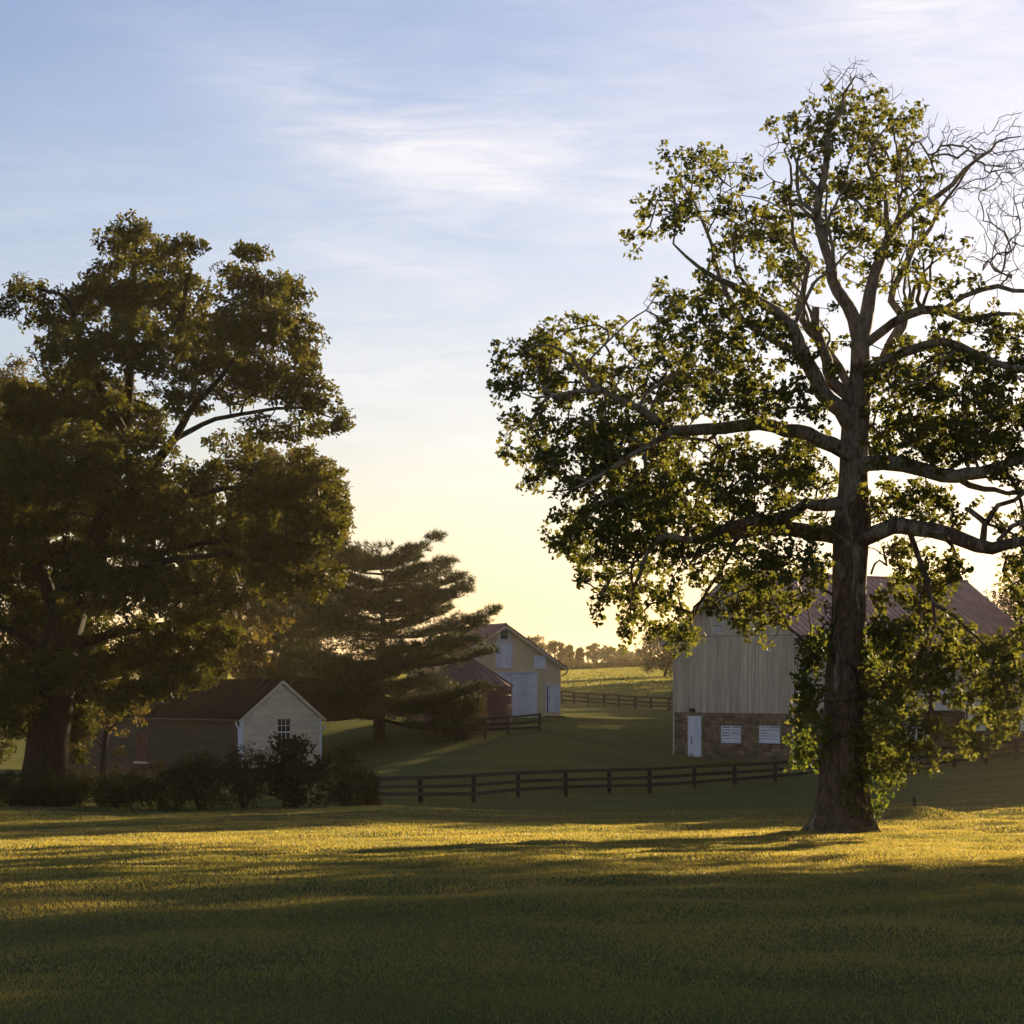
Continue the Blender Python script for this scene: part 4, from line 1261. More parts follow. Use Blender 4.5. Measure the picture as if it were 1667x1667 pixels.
# ---- the bank barn. local x runs along the ridge, local y along the gable (to the left and away)
def build_barn():
    R0 = at(1305, 1235, 141.0)
    th = math.atan2(0.663, 0.749)
    t = empty('bank_barn', R0, th)
    tag(t, 'large cream board barn on a brown stone base with a red metal roof', 'barn')
    ux, uy = math.cos(th), math.sin(th)
    W, LEN, SH, EH, RH = 10.2, 21.2, 2.62, 7.12, 10.75
    gy = lambda px: (R0[0] - (px - CX) / F * R0[1]) / (uy + ux * (px - CX) / F)              # pixel column -> along the gable
    lx = lambda px: ((px - CX) / F * R0[1] - R0[0]) / (ux - uy * (px - CX) / F)              # pixel column -> along the side wall
    hz = lambda py, x, y: EYE + (HOR - py) / F * (R0[1] + uy * x + ux * y) - R0[2]           # pixel row -> height
    roofz = lambda y: EH + (RH - EH) * (1 - abs(y - W / 2) / (W / 2))
    # cores
    prism('stone_base', t, M_MORTAR, [(0.02, -1.2), (W - 0.02, -1.2), (W - 0.02, SH), (0.02, SH)], 'x', 0.02, LEN - 0.02)
    prism('frame', t, M_DARK, [(0.03, SH + 0.002), (W - 0.03, SH + 0.002), (W - 0.03, EH - 0.06), (W / 2, RH - 0.08), (0.03, EH - 0.06)], 'x', 0.03, LEN - 0.03)
    rng = random.Random(4)
    # gable boards, two tiers
    n = 34
    w = W / n
    for i in range(n):
        y0, y1 = i * w + 0.005, (i + 1) * w - 0.005 - rng.choice((0, 0, 0, 0.01, 0.025))
        pr = -0.035 - rng.uniform(0, 0.012)
        prism('board', t, M_SIDING, [(y0, SH - 0.06), (y1, SH - 0.06 + rng.uniform(-.01, .01)), (y1, EH - 0.03), (y0, EH - 0.03)], 'x', pr, 0.028)
        ym = W / 2
        if y0 < ym < y1:
            poly = [(y0, EH), (y1, EH), (y1, roofz(y1) - .05), (ym, RH - .05), (y0, roofz(y0) - .05)]
        else:
            poly = [(y0, EH), (y1, EH), (y1, roofz(y1) - .05), (y0, roofz(y0) - .05)]
        if min(p[1] for p in poly[2:]) > EH + 0.03:
            prism('board', t, M_SIDING, poly, 'x', pr - 0.03, 0.026)
    # side wall boards
    m = 70
    w = LEN / m
    bm = cube(M_SIDING)
    for i in range(m):
        box('board', t, M_SIDING, (i * w + 0.006, -0.035 - rng.uniform(0, .012), SH - 0.06), ((i + 1) * w - 0.006, 0.029, EH - 0.04))
    # left side and back in plain boards
    box('back_wall', t, M_SIDING, (0.0, W - 0.02, SH), (LEN, W + 0.03, EH - 0.05))
    # stones of the gable foundation, each laid by hand
    sm = [stone_mesh(k, M_STONE) for k in range(7)]
    holes = []
    for l, r, tp, bt in ((1121, 1142.5, 1168, 1232.5), (1176, 1207, 1181.3, 1209.5), (1238, 1271, 1181.5, 1210)):
        ya, yb = gy(r), gy(l)
        yc = (ya + yb) / 2
        holes.append((ya, yb, hz(bt, 0, yc), hz(tp, 0, yc)))
    z, k = -0.55, 0
    while z < SH - 0.07:
        h = rng.uniform(0.18, 0.27)
        if z + h > SH - 0.1: h = SH - 0.065 - z
        y = 0.0
        while y < W - 0.02:
            l = min(rng.uniform(0.28, 0.75), W - y)
            if W - (y + l) < 0.15: l = W - y
            a, b = y, y + l
            for ya, yb, zb, zt in holes:
                if z + h * 0.6 > zb and z + h * 0.4 < zt:
                    if a < ya < b: b = ya
                    elif ya <= a < yb: a = min(yb, b)
            if b - a > 0.08:
                mt = Matrix.Translation((0.018, a, z)) @ Matrix.Diagonal((rng.uniform(0.06, 0.11), b - a, h, 1))
                put('stone', sm[k % 7], t, mt)
                k += 1
            y += l
        z += h
    # side wall stones, mostly hidden by leaves: one facing of many stones
    Vs, Fs = [], []
    z = -0.55
    while z < SH - 0.08:
        h = min(rng.uniform(0.2, 0.3), SH - 0.065 - z)
        x = 0.0
        while x < LEN:
            l = min(rng.uniform(0.3, 0.8), LEN - x)
            src = sm[rng.randrange(7)]
            d = rng.uniform(0.06, 0.10)
            o = len(Vs)
            for v in src.vertices:
                Vs.append((x + l * v.co.y, 0.018 + d * v.co.x, z + h * v.co.z))
            Fs += [tuple(o + q for q in p.vertices) for p in src.polygons]
            x += l
        z += h
    tag(put('stone_facing', mesh_py('stone_facing', Vs, Fs, M_STONE), t), kind='stuff')
    # gable door and louvred windows
    ya, yb, zb, zt = holes[0]
    dr = put('door', None, t)
    box('door_leaf', dr, M_WHITE, (-0.07, ya, zb), (0.01, yb, zt))
    box('door_frame', dr, M_WHITE_SLAT, (-0.10, ya - 0.06, zt), (0.0, yb + 0.06, zt + 0.09))
    box('door_handle', dr, M_METAL, (-0.10, ya + 0.68 * (yb - ya), zb + 0.75), (-0.072, ya + 0.72 * (yb - ya), zb + 1.2))

    def louvre(ya, yb, zb, zt, n, mid=True, face='gable'):
        t_ = put('window', None, t)
        def bx(name, mat, a0, a1, d0, d1, z0, z1):
            if face == 'gable': return box(name, t_, mat, (-d1, a0, z0), (-d0, a1, z1))
            return box(name, t_, mat, (a0, -d1, z0), (a1, -d0, z1))
        bx('window_back', M_DARK, ya + .02, yb - .02, 0.0, 0.045, zb + .02, zt - .02)
        fw = 0.07
        bx('window_frame', M_WHITE, ya, yb, 0.0, 0.12, zt - fw, zt)
        bx('window_frame', M_WHITE, ya, yb, 0.0, 0.135, zb, zb + fw * 1.4)
        for q in (ya, yb - fw): bx('window_frame', M_WHITE, q, q + fw, 0.0, 0.118, zb + fw * 1.4, zt - fw)
        cols = [(ya + fw, (ya + yb) / 2 - .04), ((ya + yb) / 2 + .04, yb - fw)] if mid else [(ya + fw, yb - fw)]
        if mid: bx('window_frame', M_WHITE, (ya + yb) / 2 - .04, (ya + yb) / 2 + .04, 0.0, 0.116, zb + fw * 1.4, zt - fw)
        st = (zt - zb - fw * 2.4) / n
        for c0, c1 in cols:
            for i in range(n):
                z0 = zb + fw * 1.4 + i * st
                bx('slat', M_WHITE_SLAT, c0, c1, 0.05, 0.10 + rng.uniform(-.012, .012), z0, z0 + st * rng.uniform(0.68, 0.9))
    for h in holes[1:]: louvre(*h, 5)
    for l, r, tp, bt in ((1164, 1177, 1019, 1031), (1216, 1229, 1005, 1017)):
        ya, yb = gy(r), gy(l)
        yc = (ya + yb) / 2
        z0, z1 = hz(bt, 0, yc), hz(tp, 0, yc)
        ve = put('vent', None, t)
        box('vent_back', ve, M_DARK, (-0.085, ya, z0), (-0.06, yb, z1))
        for i in range(4):
            zz = z0 + (z1 - z0) * i / 4
            box('vent_slat', ve, M_WHITE_SLAT, (-0.13, ya - .02, zz), (-0.087, yb + .02, zz + (z1 - z0) / 4 * 0.6))
    # lamp over the gable door, downspouts, corner boards
    yl = gy(1131)
    zl = hz(1157, 0, yl)
    la = put('lamp', None, t)
    box('lamp_bracket', la, M_METAL, (-0.22, yl - .03, zl - .1), (-0.05, yl + .03, zl - .04))
    prism('lamp_head', la, M_METAL, [(yl - .19, zl - .05), (yl + .17, zl - .05), (yl + .08, zl + .14), (yl - .1, zl + .14)], 'x', -0.36, -0.14)
    for px, top in ((1099.5, 6.9), (1294, 6.9)):
        y = gy(px)
        v, q = tubes([([(-0.15, y, -0.1), (-0.13, y, 2.4), (-0.13, y, 4.5), (-0.13, y, top)], [0.055] * 4)], 8)
        put('downspout', mesh_np('downspout', v, [q], M_PIPE, smooth=True), t)
    box('corner_board', t, M_SIDING, (-0.085, -0.052, SH - 0.06), (-0.05, 0.14, EH))
    # side wall openings
    def side(name, l, r, tp, bt, mat, d=0.13):
        xa, xb = lx(l), lx(r)
        xc = (xa + xb) / 2
        return box(name, t, mat, (xa, -d, hz(bt, xc, 0)), (xb, -0.02, hz(tp, xc, 0)))
    side('door', 1429, 1453, 1165, 1219, M_WHITE)
    side('sliding_door', 1500, 1546, 1110, 1156, M_WHITE, 0.12)
    side('sliding_door', 1570, 1602, 1128, 1190, M_WHITE, 0.14)
    xa, xb = lx(1472), lx(1508)
    xc = (xa + xb) / 2
    louvre(xa, xb, hz(1206, xc, 0), hz(1179, xc, 0), 5, True, 'side')
    side('door_track', 1490, 1560, 1157, 1159.5, M_METAL, 0.2)
    side('stone_pier', 1548, 1562, 1158, 1226, M_MORTAR, 0.25)
    side('corner_board', 1660, 1668, 1030, 1190, M_WHITE, 0.1)
    # roof
    oh, ov = 0.55, 0.75
    sl = (RH - EH) / (W / 2)
    roof_panels(t, M_ROOF, -oh, LEN + oh, (W / 2, RH + 0.05), (-ov, EH - sl * ov + 0.05), 0.55, 'x', seed=1)
    roof_panels(t, M_ROOF, -oh, LEN + oh, (W / 2, RH + 0.05), (W + ov, EH - sl * ov + 0.05), 0.55, 'x', seed=2)
    v, q = tubes([([(-oh, W / 2, RH + 0.13), (LEN + oh, W / 2, RH + 0.13)], [0.09, 0.09])], 8)
    put('ridge_cap', mesh_np('ridge_cap', v, [q], M_ROOF, smooth=True), t)
    for s in (0, 1):
        ye = -ov if s == 0 else W + ov
        a = (-oh + 0.02, W / 2, RH - 0.05)
        b = (-oh + 0.02, ye, EH - sl * ov - 0.05)
        bar('rake_board', t, M_SIDING, a, b, 0.04, 0.20)
        bar('fascia', t, M_SIDING, (-oh + .05, ye, EH - sl * ov - 0.04), (LEN + oh, ye, EH - sl * ov - 0.04), 0.04, 0.16)
        bar('soffit', t, M_SIDING, (-oh + .06, (ye + (0 if s == 0 else W)) / 2, EH - sl * ov + 0.14), (LEN + oh - .06, (ye + (0 if s == 0 else W)) / 2, EH - sl * ov + 0.14), ov - .06, 0.04)


build_barn()


# ---- the pale yellow barn. local x along the gable to the right, local y away along the ridge
def build_yellow_barn():
    D = 165.0
    B0 = at(822, 1171, D)
    be = math.radians(15)
    t = empty('yellow_barn', B0, be)
    tag(t, 'pale yellow gabled barn with white doors and a standing seam roof', 'barn')
    mm = D / F / math.cos(be)
    X = lambda px: (px - 822) * D / F / (math.cos(be) - math.sin(be) * (px - CX) / F)
    Z = lambda py: (1171 - py) * D / F
    xl, xr = X(736), X(912)
    LEN = 14.0
    RH = Z(1019)
    er, el = Z(1083), Z(1074)
    xr_e, xl_e = xr, xl
    poly = [(xl, -0.8), (xr, -0.8), (xr, er), (0, RH), (xl, el)]
    prism('wall', t, M_YELLOW, poly, 'y', 0.0, LEN)
    box('foundation', t, M_BRICK, (xl - .03, -0.05, -0.7), (xr + .03, LEN + .05, 0.12))
    box('belt_board', t, M_YELLOW, (xl - 0.03, -0.06, Z(1094)), (xr + 0.03, -0.003, Z(1091)))
    for x in (xl, xr - 0.12): box('corner_board', t, M_YELLOW, (x - 0.02, -0.045, 0.12), (x + 0.14, -0.002, Z(1094.2)))
    rng = random.Random(6)

    def boarded(name, l, r, tp, bt, nb, d=0.09, rail=None):
        xa, xb, z0, z1 = X(l), X(r), Z(bt), Z(tp)
        e = put(name, None, t)
        box('door_panel', e, M_WHITE, (xa, -d * 0.6, z0), (xb, -0.004, z1))
        w = (xb - xa) / nb
        for i in range(nb):
            p = box('door_board', e, M_WHITE_SLAT, (xa + i * w + 0.012, -d - rng.uniform(0, .008), z0 + 0.02), (xa + (i + 1) * w - 0.012, -d * 0.6 - 0.001, z1 - 0.02))
        return e

    def frame(t, l, r, tp, bt, fw=0.12, d=0.12):
        xa, xb, z0, z1 = X(l), X(r), Z(bt), Z(tp)
        box('door_frame', t, M_WHITE, (xa - fw, -d, z1), (xb + fw, -0.005, z1 + fw))
        box('door_frame', t, M_WHITE, (xa - fw, -d + .004, z0), (xa, -0.005, z1))
        box('door_frame', t, M_WHITE, (xb, -d + .004, z0), (xb + fw, -0.005, z1))
    e = boarded('loft_door', 808, 832, 1047, 1088, 3)
    frame(e, 808, 832, 1047, 1088, 0.07)
    e = boarded('sliding_door', 833, 874, 1096, 1171, 5)
    box('door_rail', e, M_WHITE, (X(834), -0.13, Z(1137.5)), (X(873.5), -0.10, Z(1135.5)))
    box('door_header', t, M_WHITE, (X(800), -0.15, Z(1096)), (X(876), -0.01, Z(1094)))
    boarded('sliding_door', 792, 832.6, 1096, 1171, 5, 0.085)
    boarded('shutter', 869, 888, 1067.5, 1089, 2)
    boarded('shutter', 757, 775, 1064, 1084, 2)
    # loft window
    xa, xb, z0, z1 = X(814), X(827.5), Z(1041), Z(1027)
    wi = put('window', None, t)
    box('window_pane', wi, M_OLIVE_GLASS, (xa, -0.03, z0), (xb, -0.006, z1))
    fw = 0.09
    box('window_frame', wi, M_WHITE, (xa - fw, -0.09, z1), (xb + fw, -0.004, z1 + fw))
    box('window_frame', wi, M_WHITE, (xa - fw, -0.10, z0 - fw), (xb + fw, -0.004, z0))
    for q in (xa - fw, xb): box('window_frame', wi, M_WHITE, (q, -0.088, z0), (q + fw, -0.004, z1))
    # entry door, ajar by a dark gap, with a step
    xa, xb, z0, z1 = X(890), X(908.5), Z(1160), Z(1117)
    e = put('door', None, t)
    box('doorway', e, M_DARK, (xa, -0.012, z0), (xb, -0.004, z1))
    box('door_leaf', e, M_WHITE, (xa + 0.09, -0.07, z0), (xb, -0.014, z1 - .02))
    frame(e, 890, 908.5, 1117, 1160, 0.08)
    box('door_handle', e, M_METAL, (xa + .16, -0.10, Z(1137)), (xa + .2, -0.071, Z(1133)))
    box('doorstep', t, M_BRICK, (X(886.5), -0.75, -0.45), (X(914), -0.06, Z(1165.5)))
    # roof
    oh = 0.35
    sr = (RH - er) / xr
    s_l = (RH - el) / (-xl)
    er2, el2 = (xr + 0.42, er - sr * 0.42 + .06), (xl - 0.35, el - s_l * 0.35 + .06)
    roof_panels(t, M_ROOF, -oh, LEN + oh, (0, RH + 0.06), er2, 0.6, 'y', seed=3)
    roof_panels(t, M_ROOF, -oh, LEN + oh, (0, RH + 0.06), el2, 0.6, 'y', seed=4)
    v, q = tubes([([(0, -oh, RH + 0.13), (0, LEN + oh, RH + 0.13)], [0.08, 0.08])], 8)
    put('ridge_cap', mesh_np('ridge_cap', v, [q], M_ROOF, smooth=True), t)
    for e in (er2, el2):
        bar('rake_board', t, M_YELLOW, (0, -oh + .02, RH - 0.05), (e[0], -oh + .02, e[1] - 0.10), 0.04, 0.15)
    # eave gutter and its return on the right
    v, q = tubes([([(er2[0], -oh, er2[1] - .03), (er2[0], LEN, er2[1] - .03)], [0.08, 0.08])], 8)
    put('gutter', mesh_np('gutter', v, [q], M_METAL, smooth=True), t)
    v, q = tubes([([(er2[0], -oh + .05, er2[1] - .08), (er2[0] - .04, -oh + .07, er2[1] - .28), (er2[0] - .2, -oh + .1, er2[1] - .4), (xr + 0.06, -0.1, er2[1] - .46)], [0.045] * 4)], 8)
    put('gutter_elbow', mesh_np('gutter_elbow', v, [q], M_METAL, smooth=True), t)


build_yellow_barn()


# ---- round red steel bin
def build_bin():
    D = 157.0
    mm = D / F
    c = at(758, 1193, D + 2.9)
    c[2] = at(758, 1193, D)[2]
    t = empty('grain_bin', c)
    tag(t, 'round red corrugated steel bin with a cone roof beside the yellow barn', 'grain bin')
    Rr = 75.5 * (D + 2.9) / F
    H = (1193 - 1117) * mm
    ns, rows, segs = 9, 5, 12
    rng = random.Random(9)
    # corrugated sheets: rings of curved panels
    for r in range(rows):
        z0, z1 = -0.1 + (H + 0.1) * r / rows, -0.1 + (H + 0.1) * (r + 1) / rows
        V, Fs = [], []
        na, nz = 6, 12
        for i in range(na + 1):
            a = (i / na) * (2 * math.pi / segs) * 0.996
            for j in range(nz + 1):
                rad = Rr + 0.018 * math.cos(j / nz * 2 * math.pi * 4)
                V.append((math.cos(a) * rad, math.sin(a) * rad, z0 + (z1 - z0 - 0.008) * j / nz))
        for i in range(na):
            for j in range(nz):
                p = i * (nz + 1) + j
                Fs.append((p, p + nz + 1, p + nz + 2, p + 1))
        me = mesh_py('wall_sheet', V, Fs, M_SILO, True)
        for s in range(segs):
            put('wall_sheet', me, t, Matrix.Rotation(s * 2 * math.pi / segs + r * 0.26, 4, 'Z'))
    v, q = tubes([([(0, 0, -0.3), (0, 0, H - 0.05)], [Rr - 0.06] * 2)], 48)
    put('inner_wall', mesh_np('inner_wall', v, [q], M_DARK, smooth=True), t)
    # roof of wedge sheets with raised ribs
    k = 24
    ra, ze, za = Rr + 0.12, H - 0.02, H + (ra_ := Rr + 0.12) * 0.66
    a = 2 * math.pi / k
    P = lambda an, r, h: (math.cos(an) * r, math.sin(an) * r, ze + (za - ze) * (1 - r / ra) + h)
    V = [P(0, .18, .0), P(0, ra, 0), P(0.0, ra, .07), P(0, .18, .03), P(a * .05, .18, .03), P(a * .05, ra, .07), P(a * .08, .18, .0), P(a * .08, ra, 0), P(a * .5, .18, 0), P(a * .5, ra, 0), P(a * .995, .18, 0), P(a * .995, ra, 0)]
    Fs = [(0, 1, 2, 3), (3, 2, 5, 4), (4, 5, 7, 6), (6, 7, 9, 8), (8, 9, 11, 10)]
    me = mesh_py('roof_sheet', V, Fs, M_SILO)
    for i in range(k): put('roof_sheet', me, t, Matrix.Rotation(i * a, 4, 'Z'))
    v, q = tubes([([(0, 0, za - 0.15), (0, 0, za + 0.1), (0, 0, za + 0.12)], [0.35, 0.3, 0.02])], 16)
    put('roof_cap', mesh_np('roof_cap', v, [q], M_SILO), t)
    v, q = tubes([([(0, 0, H - 0.05), (0, 0, H + 0.02)], [Rr + 0.06] * 2)], 48)
    put('eave_ring', mesh_np('eave_ring', v, [q], M_SILO), t)


build_bin()


# ---- the white clapboard shed. local x along the gable (right and away), local y along the ridge (left and away)
def build_shed():
    N0 = at(393, 1258, 142.0)
    th = math.radians(45)
    c = math.cos(th)
    t = empty('clapboard_shed', N0, th)
    tag(t, 'small white clapboard shed with a dark red roof behind dark shrubs', 'shed')
    W, LEN = 6.0, 21.0
    gx = lambda px: (((px - CX) / F) * N0[1] - N0[0]) / (c - c * (px - CX) / F)
    sy = lambda px: (N0[0] - (px - CX) / F * N0[1]) / (c + c * (px - CX) / F)
    hz = lambda py, x, y: EYE + (HOR - py) / F * (N0[1] + c * x + c * y) - N0[2]
    EH = hz(1168, 0, 0)
    RH = hz(1108, W / 2, 0)
    rz = lambda x: EH + (RH - EH) * (1 - abs(x - W / 2) / (W / 2))
    prism('frame', t, M_DARK, [(0.03, -0.6), (W - .03, -0.6), (W - .03, EH - .03), (W / 2, RH - .05), (.03, EH - .03)], 'y', 0.03, LEN - .03)
    box('foundation', t, M_BRICK, (-0.03, -0.03, -0.9), (W + .03, LEN, 0.28))
    rng = random.Random(12)
    ex = 0.165
    z = 0.28
    win = (gx(451), gx(471.5), hz(1213, gx(461), 0), hz(1170.5, gx(461), 0))

    def clap(x0, x1, z0, z1, face):
        """one clapboard, thicker at its lower edge; ends follow the roof on the gable"""
        lo, up = 0.034 + rng.uniform(0, .005), 0.012
        if face == 'gable':
            a0, b0 = x0, x1
            def lim(xx, zz):
                s = (zz - EH) / (RH - EH) * W / 2 if zz > EH else 0
                return min(max(xx, s), W - s)
            if lim(a0, z1) >= lim(b0, z1) - 0.02: return
            V = [(lim(a0, z0), -lo, z0), (lim(b0, z0), -lo, z0), (lim(b0, z1), -up, z1), (lim(a0, z1), -up, z1),
                 (lim(a0, z0), 0.028, z0), (lim(b0, z0), 0.028, z0), (lim(b0, z1), 0.028, z1), (lim(a0, z1), 0.028, z1)]
        else:
            V = [(-lo, x1, z0), (-lo, x0, z0), (-up, x0, z1), (-up, x1, z1), (0.028, x1, z0), (0.028, x0, z0), (0.028, x0, z1), (0.028, x1, z1)]
        Fs = [(0, 1, 2, 3), (5, 4, 7, 6), (4, 5, 1, 0), (3, 2, 6, 7), (4, 0, 3, 7), (1, 5, 6, 2)]
        put('clapboard', mesh_py('clapboard', V, Fs, M_CREAM if face == 'gable' else M_CLAP_SHADED), t)  # side boards carry their shade in a darker colour than the gable
    wl = [(sy(243), sy(222), hz(1240, 0, sy(232)), hz(1195, 0, sy(232)))]
    while z < RH - 0.05:
        z1 = min(z + ex, RH - 0.04)
        if win[2] < z + ex / 2 < win[3]:
            clap(0.0, win[0], z, z1, 'gable'); clap(win[1], W, z, z1, 'gable')
        else:
            cut = rng.uniform(1.5, 4.5)
            clap(0.0, cut - .004, z, z1, 'gable'); clap(cut + .004, W, z, z1, 'gable')
        if z1 < EH:
            y = 0.0
            y0, y1, zb, zt = wl[0]
            cuts = [(0, y0), (y1, LEN)] if zb < z + ex / 2 < zt else [(0, LEN)]
            for q0, q1 in cuts:
                m_ = (q0 + q1) / 2 + rng.uniform(-2, 2)
                clap(q0, m_ - .004, z, z1, 'side'); clap(m_ + .004, q1, z, z1, 'side')
        z += ex
    box('back_wall', t, M_CREAM, (W - 0.02, 0.03, 0.28), (W + 0.03, LEN, EH))
    # corner boards
    box('corner_board', t, M_WHITE, (-0.05, -0.055, 0.2), (0.12, -0.036, EH - .02))
    box('corner_board', t, M_WHITE, (-0.055, -0.034, 0.2), (-0.037, 0.12, EH - .03))
    box('corner_board', t, M_WHITE, (W - 0.12, -0.055, 0.2), (W + .05, -0.036, EH - .02))
    # gable window: six panes over six
    xa, xb, z0, z1 = win
    wi = put('window', None, t)
    box('window_back', wi, M_DARK, (xa, -0.005, z0), (xb, 0.02, z1))
    fw = 0.075
    box('window_frame', wi, M_CREAM, (xa - fw, -0.085, z1), (xb + fw, 0.0, z1 + fw))
    box('window_sill', wi, M_CREAM, (xa - fw, -0.12, z0 - fw), (xb + fw, 0.0, z0))
    for q in (xa - fw, xb): box('window_frame', wi, M_CREAM, (q, -0.08, z0), (q + fw, 0.0, z1))
    zm = (z0 + z1) / 2
    box('sash_rail', wi, M_WHITE, (xa, -0.06, zm - .035), (xb, -0.01, zm + .035))
    pw, b = (xb - xa) / 3, 0.018
    for i in (1, 2): box('glazing_bar', wi, M_WHITE, (xa + i * pw - b, -0.045, z0), (xa + i * pw + b, -0.012, z1))
    for zz in ((z0 + zm) / 2, (zm + z1) / 2):
        for i in range(3):
            box('glazing_bar', wi, M_WHITE, (xa + i * pw + b, -0.043, zz - b), (xa + (i + 1) * pw - b, -0.012, zz + b))
    for i in range(3):
        for za, zb in ((z0, (z0 + zm) / 2 - b), ((z0 + zm) / 2 + b, zm - .035), (zm + .035, (zm + z1) / 2 - b), ((zm + z1) / 2 + b, z1)):
            box('window_pane', wi, M_GLASS, (xa + i * pw + b, -0.028, za), (xa + (i + 1) * pw - b, -0.018, zb))
    wi = put('window', None, t)
    # side window with brown shutters
    y0, y1, zb, zt = wl[0]
    box('window_frame', wi, M_BROWN_WOOD, (-0.09, y0 - .1, zt), (0.0, y1 + .1, zt + .1))
    box('window_sill', wi, M_CREAM, (-0.14, y0 - .1, zb - .1), (0.0, y1 + .1, zb))
    nb = 4
    for i in range(nb):
        w = (y1 - y0) / nb
        box('shutter_board', wi, M_BROWN_WOOD, (-0.065 - rng.uniform(0, .01), y0 + i * w + .012, zb), (0.0, y0 + (i + 1) * w - .012, zt))
    # roof
    oh, ov = 0.16, 0.28
    s = (RH - EH) / (W / 2)
    roof_panels(t, M_ROOF_DARK, -oh, LEN + oh, (W / 2, RH + .04), (-ov, EH - s * ov + .04), 0.5, 'y', seed=6)
    roof_panels(t, M_ROOF_DARK, -oh, LEN + oh, (W / 2, RH + .04), (W + ov, EH - s * ov + .04), 0.5, 'y', seed=7)
    for xe in (-ov, W + ov):
        bar('rake_board', t, M_CREAM, (W / 2, -oh + .02, RH - 0.06), (xe, -oh + .02, EH - s * ov - .05), 0.04, 0.17)
    # gutter and downspout at the near left corner
    v, q = tubes([([(-ov - .04, -oh, EH - s * ov + .02), (-ov - .04, LEN, EH - s * ov + .02)], [0.065] * 2)], 8)
    put('gutter', mesh_np('gutter', v, [q], M_CLAP_SHADED, smooth=True), t)
    v, q = tubes([([(-ov - .04, 0.1, EH - s * ov), (-ov - .03, 0.1, EH - s * ov - .18), (-0.12, 0.12, EH - s * ov - .45), (-0.10, 0.12, EH - 1.2), (-0.10, 0.12, 0.0)], [0.05] * 5)], 8)
    put('downspout', mesh_np('downspout', v, [q], M_WHITE, smooth=True), t)
    # little lamp on an arm at the right corner
    zl = hz(1190, W, 0)
    v, q = tubes([([(W + .04, 0.1, zl - .05), (W + .25, 0.05, zl - .02), (W + .33, 0.03, zl + .1)], [0.02] * 3)], 6)
    put('lamp_arm', mesh_np('lamp_arm', v, [q], M_METAL), t)
    v, q = tubes([([(W + .33, 0.03, zl + .02), (W + .33, 0.03, zl + .10), (W + .33, 0.03, zl + .3), (W + .33, 0.03, zl + .32)], [0.03, 0.07, 0.06, 0.01])], 8)
    put('lamp', mesh_np('lamp', v, [q], M_WHITE_SLAT), t)


build_shed()


# ---- short post on its mound
def build_post():
    p = MOUND.copy()
    p[2] = float(gz(p[0], p[1])) - 0.1
    t = empty('marker_post', p)
    tag(t, 'short dark capped post standing on a low grassy mound right of the sycamore', 'post')
    v, q = tubes([([(0, 0, 0), (0, 0, 0.38)], [0.062, 0.06])], 12)
    put('post_body', mesh_np('post_body', v, [q], M_POST, smooth=True), t)
    v, q = tubes([([(0, 0, 0.375), (0, 0, 0.385), (0, 0, 0.43), (0, 0, 0.45)], [0.03, 0.078, 0.075, 0.01])], 12)
    put('cap', mesh_np('cap', v, [q], M_METAL, smooth=True), t)


build_post()


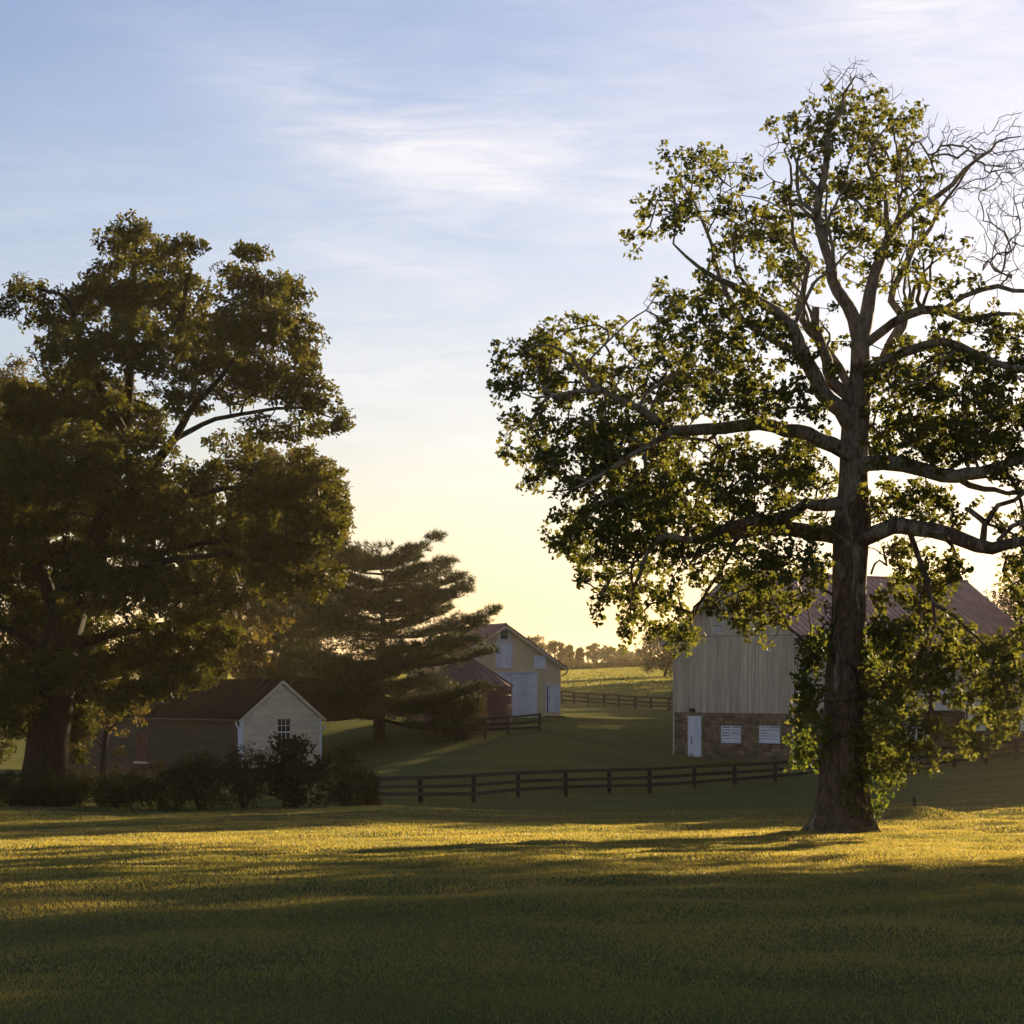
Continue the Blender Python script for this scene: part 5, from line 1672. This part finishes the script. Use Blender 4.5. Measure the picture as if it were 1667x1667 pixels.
# ---- leaves dropped on the lawn
def build_fallen():
    rng = np.random.default_rng(77)
    tv, tf = L_LOBED
    spots = [(22, 1577, 'curled brown leaf lying on the grass at the far left of the near lawn'), (418, 1577, 'brown leaf lying on the shaded grass left of centre'), (205, 1575, 'reddish brown leaf lying flat on the grass between two other leaves'),
             (1062, 1431, 'small brown leaf lying at the edge of the sunlit band'), (1270, 1560, 'brown leaf lying on the shaded grass below the sycamore'), (640, 1620, 'dry brown leaf lying near the bottom middle of the lawn')]
    for k, (px, py, lab) in enumerate(spots):
        D = 15.0
        for _ in range(40):
            D = F * (EYE - float(gz((px - CX) / F * D, D)) - 0.03) / (py - HOR)
        p = at(px, py, D)
        V = tv * 0.11
        V[:, 2] += 0.25 * (np.abs(V[:, 0]) ** 1.5)
        a = rng.uniform(0, 6.28)
        o = put('fallen_leaf', mesh_np('fallen_leaf', V, [tf], M_FALLEN, np.full(len(tf), rng.uniform(0, 1))), None,
                Matrix.Translation(p) @ Matrix.Rotation(a, 4, 'Z') @ Matrix.Rotation(0.4, 4, 'X'))
        tag(o, lab, 'leaf', 'brown leaves fallen on the lawn')


build_fallen()


def build_gate():
    D = 396.0
    a, b = at(1060, 1086, D), at(1069, 1086, D)
    for q in (a, b): q[2] = float(gz(q[0], q[1])) - 0.1
    t = empty('field_gate', a)
    tag(t, 'small pale gate on the crest of the sunlit pasture left of the bank barn', 'gate')
    d = b - a
    for q in ((0, 0, 0), d): box('post', t, M_PALEWOOD, (q[0] - .08, q[1] - .08, q[2]), (q[0] + .08, q[1] + .08, q[2] + 1.25))
    for h in (0.45, 0.8, 1.1): bar('rail', t, M_PALEWOOD, (0, -.1, h), (d[0], d[1] - .1, d[2] + h), 0.05, 0.12)


build_gate()


# ------------------------------------------------------------------ morning haze
def build_haze():
    m, nt, out = base_mat('thin morning haze')
    v = nt.new('ShaderNodeVolumePrincipled')
    v.inputs['Color'].default_value = (1.0, 0.84, 0.58, 1)
    v.inputs['Density'].default_value = HAZE
    v.inputs['Anisotropy'].default_value = 0.66
    nt.l.new(v.outputs[0], out.inputs['Volume'])
    V = [(x, y, z) for x in (-4400, 4400) for y in (-900, 4600) for z in (ZLOW - 1.0, ZTOP + 0.5)]
    Fs = [(0, 1, 3, 2), (4, 6, 7, 5), (0, 4, 5, 1), (2, 3, 7, 6), (0, 2, 6, 4), (1, 5, 7, 3)]
    o = put('haze', mesh_py('haze', V, Fs, m))
    tag(o, 'thin warm morning haze lying over the whole farm', kind='stuff')


HAZE = 0.000125
bpy.context.view_layer.update()
_zs = [((o.matrix_world @ Vector(c)).z) for o in SC.objects if o.type == 'MESH' for c in o.bound_box]
ZLOW, ZTOP = min(_zs), max(_zs)
build_haze()
